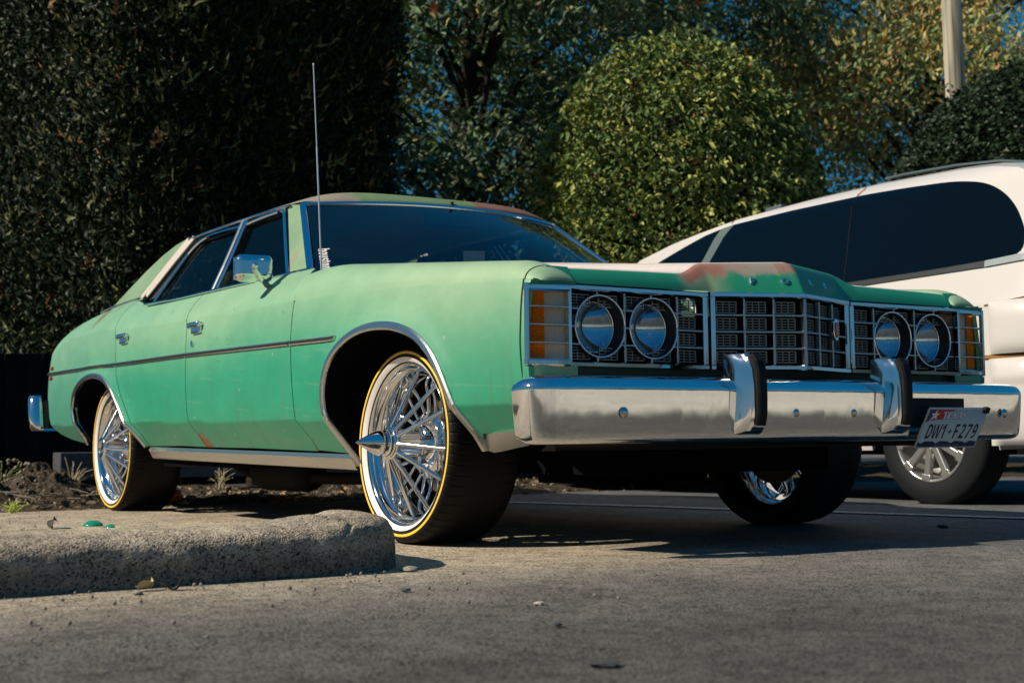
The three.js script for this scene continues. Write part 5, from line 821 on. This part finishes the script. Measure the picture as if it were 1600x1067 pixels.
  obj('roof_rust', [sheet([[-1.232, 1.630], [-1.216, 1.630], [-1.205, 1.668], [-1.224, 1.672]], 0.01, 0.01, (x, y) => V(x, y, zv(x, y) + 0.002), { lip: 0 })], std([0.30, 0.12, 0.05], 0.9), van);
  // rear corner: bulging light panel, rust line, bumper
  const bulge = grid(26, 20, (u, v) => { const x = lerp(-0.255, 0.19, u), y = lerp(0.712, 0.962, v), b = Math.pow(Math.max(0, 1 - Math.pow(Math.abs(2 * u - 1.1) / 1.1, 4)), 0.6) * Math.pow(Math.max(0, 1 - Math.pow(Math.abs(2 * v - 0.95) / 1.05, 4)), 0.6); return V(x, y, zv(x, y) + 0.002 + 0.050 * b); });
  obj('corner_panel', [bulge], std([0.50, 0.47, 0.44], 0.38), van);
  obj('rust_line', [sheet([[-0.30, 0.694], [-0.30, 0.711], [-0.1, 0.710], [0.18, 0.712], [0.18, 0.696]], 0.05, 0.02, (x, y) => V(x, y, zv(x, y) + 0.010), { lip: 0.01 })], std([0.26, 0.11, 0.03], 0.95), van);
  obj('rear_bumper', [grid(30, 24, (u, v) => { const x = lerp(-0.262, 0.26, u), y = lerp(0.285, 0.692, v), b = Math.pow(Math.max(0, 1 - Math.pow(Math.abs(2 * v - 1), 3)), 0.5) * sstep(0, 0.16, u); const step = 0.012 * sstep(0.56, 0.60, y); return V(x, y, zv(Math.min(x, 0.16), Math.max(y, 0.5)) + 0.004 + 0.045 * b + step * sstep(0, 0.1, u)); })], white, van);
  // roof rails
  for (const s of [0, 1]) obj('roof_rail', [sweep([[-0.20, 1.642], [-0.38, 1.680], [-0.65, 1.704], [-1.0, 1.714], [-1.12, 1.712]].map(p => V(p[0], p[1], s ? -4.04 : -2.68)), V(0, 1, 0), trimProfile(0.04, 0.012))], std([0.05, 0.07, 0.08], 0.5), van);
  for (const s of [0, 1]) obj('rail_foot', [rbox(0.14, 0.035, 0.05, 0.012, -1.98, 1.675, s ? -4.04 : -2.68, [0, 0, 0.08])], std([0.05, 0.07, 0.08], 0.5), van);
  // underneath and wheels
  obj('underbody', [box(4.4, 0.20, 1.5, -2.3, 0.34, zmid), sheet(arch, 0.2, 0.2, (x, y) => V(x, y, -2.62), { lip: 0 }), box(0.8, 0.62, 0.02, -3.9, 0.45, -2.62), box(0.35, 0.3, 1.6, 0.0, 0.42, zmid)], M.void_, van);
  const silver = std([0.52, 0.51, 0.49], 0.30, 0.85);
  for (const x of [-0.67, -3.9]) for (const s of [0, 1]) {
    const w = grp('wheel', van); w.position.set(x, 0.325, s ? 2 * zmid + 2.425 : -2.425); if (s) w.rotation.y = Math.PI;
    obj('tyre', [latheZ([[0.215, -0.02], [0.225, 0.0], [0.27, 0.006], [0.315, -0.008], [0.335, -0.03], [0.340, -0.06], [0.340, -0.17], [0.32, -0.205], [0.22, -0.2]], 56)], std([0.008, 0.009, 0.011], 0.75, 0, { specularIntensity: 0.35 }), w);
    obj('rim', [latheZ([[0.22, -0.002], [0.214, 0.004], [0.206, -0.002], [0.200, -0.02], [0.195, -0.15], [0.06, -0.16]], 56)], silver, w);
    obj('hub', [latheZ([[0.0, 0.012], [0.03, 0.012], [0.036, 0.004], [0.05, -0.004], [0.06, -0.03]], 32)], silver, w);
    for (let i = 0; i < 10; i++) { const a = i / 10 * Math.PI * 2 + 0.16; const c = V(0.127, 0, -0.012); obj('spoke', [xf(rbox(0.17, 0.038, 0.030, 0.008, 0.127, 0, -0.014), { r: [0, 0, a] }), xf(rbox(0.035, 0.055, 0.02, 0.006, 0.198, 0, -0.006), { r: [0, 0, a] })], silver, w); }
    obj('brake', [latheZ([[0, -0.12], [0.14, -0.12], [0.14, -0.10], [0, -0.10]], 32)], std([0.05, 0.045, 0.04], 0.7), w);
    if (x > -2) for (let i = 0; i < 5; i++) { const a = i / 5 * 6.283 + 0.4; obj('wheel_nut', [bar([0.040 * Math.cos(a), 0.040 * Math.sin(a), -0.01], [0.040 * Math.cos(a), 0.040 * Math.sin(a), 0.008], 0.008, 8)], M.black, w); }
  }
}

{ // wood on the far side of the street, seen only in the chrome
  const r = rng(606), P = []; for (let i = 0; i < 2600; i++) { const a = lerp(-1.25, 1.35, r()), d = 58 + 10 * r(), q = Math.pow(r(), 1.3); P.push(V(4 + d * Math.cos(a), 0.2 + q * (3.4 + 2.4 * fbm(a * 9, 1, 3)), d * Math.sin(a))); }
  sprays('far_wood', leafGeo(6, 1.1, 0.7, 0.7, 9), leafM, P, (q) => { const k = 0.5 + q(); return [0.035 * k, 0.045 * k, 0.025 * k]; }, 6, scene);
}
// ------------------------------------------------------------------ small litter
const leaf1 = (seed, L, Wd) => { const g = grid(8, 4, (u, v) => { const w = Math.sin(Math.PI * Math.pow(u, 0.8)) * Wd / 2, s = (v - 0.5) * 2; return V((u - 0.5) * L, 0.012 * Math.sin(u * 5 + seed) + 0.5 * Math.abs(s) * Wd * 0.5 + 0.010 * u, s * w); }); return xf(g, { r: [0, seed * 1.7, 0] }); };
const drop = (name, geo, mat, label, cat, x, y, z, r = [0, 0, 0], group) => { const m = top(name, geo, mat, label, cat, group); m.position.set(x, y, z); m.rotation.set(...r); return m; };
const kerbMesh = scene.getObjectByName('kerb'), slabMesh = scene.getObjectByName('driveway'); scene.updateMatrixWorld(true);
const groundY = (x, z) => { const h = new THREE.Raycaster(V(x, 1, z), V(0, -1, 0)).intersectObjects([kerbMesh, slabMesh], false); return h.length ? Math.max(0.002, h[0].point.y) : 0.002; };
drop('fallen_leaf', leaf1(1, 0.055, 0.035), std([0.55, 0.44, 0.20], 0.7), 'curled pale yellow leaf on the asphalt in front of the kerb', 'leaf', 0.93, 0.006, 2.072, [0.5, 0.4, 0.3]);
drop('fallen_leaf', leaf1(2, 0.05, 0.026), std([0.05, 0.035, 0.02], 0.8), 'dark brown leaf beside the pale yellow leaf on the asphalt', 'leaf', 0.955, 0.004, 2.02, [0.2, 0.9, 0.1]);
drop('fallen_leaf', leaf1(3, 0.15, 0.085), std([0.60, 0.19, 0.03], 0.65), 'large orange leaf lying behind the rear right tyre', 'leaf', -3.66, 0.045, 0.33, [0.5, 0.9, 1.05]);
drop('fallen_leaf', leaf1(4, 0.11, 0.05), std([0.55, 0.28, 0.18], 0.7), 'pinkish dry leaf on the lit soil under the car', 'leaf', -3.9, 0.035, -0.06, [0.7, 0.2, 0.4]);
drop('fallen_leaf', leaf1(5, 0.07, 0.04), std([0.03, 0.022, 0.015], 0.8), 'curled dark dead leaf on the pavement left of the green glass', 'leaf', -1.66, 0.022, 1.575, [0.6, 0.2, 0.2]);
const shardG = (s, a) => { const g = new THREE.SphereGeometry(s, 14, 8, 0, a, 0.3, 1.2); return xf(g, { s: [1, 0.62, 1] }); };
const shardM = std([0.012, 0.26, 0.15], 0.12, 0, { transmission: 0.3, thickness: 0 });
drop('glass_shard', shardG(0.043, 3.4), shardM, 'larger curved shard of green glass on the pavement', 'glass shard', -1.714, 0.004, 1.403, [0, 0.6, 0]);
drop('glass_shard', shardG(0.028, 2.2), shardM, 'smaller flat shard of green glass on the pavement', 'glass shard', -1.576, 0.003, 1.373, [0, 1.2, 0.2]);
{ // loose stones
  const r = rng(404), sm = [std([0.22, 0.20, 0.17], 0.9), std([0.035, 0.038, 0.04], 0.85), std([0.45, 0.40, 0.33], 0.9)];
  const list = [[1.70, 1.52, 0.010, 2, 'pale flat chip on the open asphalt in the middle foreground'], [1.975, 1.665, 0.009, 1, 'small dark stone on the asphalt near the bottom middle'], [0.60, -1.0, 0.017, 1, 'dark stone in the shade beside the number plate side of the car'], [2.36, 1.85, 0.02, 1, 'flat black chip on the asphalt at the bottom right'], [1.0, 2.12, 0.012, 0, 'grey pebble on the asphalt left of the yellow leaf'], [0.86, 1.36, 0.018, 0, 'flat stone at the rounded end of the kerb'], [1.32, 1.62, 0.011, 1, 'dark pebble midway between kerb end and bottom edge']];
  for (const [x, z, s, k, l] of list) { const g = new THREE.IcosahedronGeometry(s, 1), P = g.attributes.position; for (let i = 0; i < P.count; i++) { const n = 1 + 0.5 * noise(P.getX(i) * 60 + x, P.getY(i) * 60, P.getZ(i) * 60 + z); P.setXYZ(i, P.getX(i) * n * 1.3, P.getY(i) * n * (s > 0.018 ? 0.16 : 0.4), P.getZ(i) * n); } g.computeVertexNormals(); drop('pebble', [g], sm[k], l, 'pebble', x, 0.003 - 0.02 * sstep(1.2, 3.0, x), z, [0, r() * 6, 0]); }
  const gr = prep(new THREE.IcosahedronGeometry(0.006, 0)), pts = []; for (let i = 0; i < 170; i++) { const z = i % 4 ? lerp(1.3, 3.2, r()) : lerp(1.15, 1.75, r()), x = i % 4 ? 0.90 + 0.9 * Math.pow(r(), 2.2) : lerp(-3.2, -1.3, r()); pts.push(V(x, groundY(x, z) + 0.001, z)); }
  sprays('grit', gr, std([1, 1, 1], 0.9), pts, (q) => { const k = 0.4 + q(); return [0.17 * k, 0.15 * k, 0.125 * k]; }, 55, scene, 0.25, 0.9);
}
renderer.render(scene, camera);
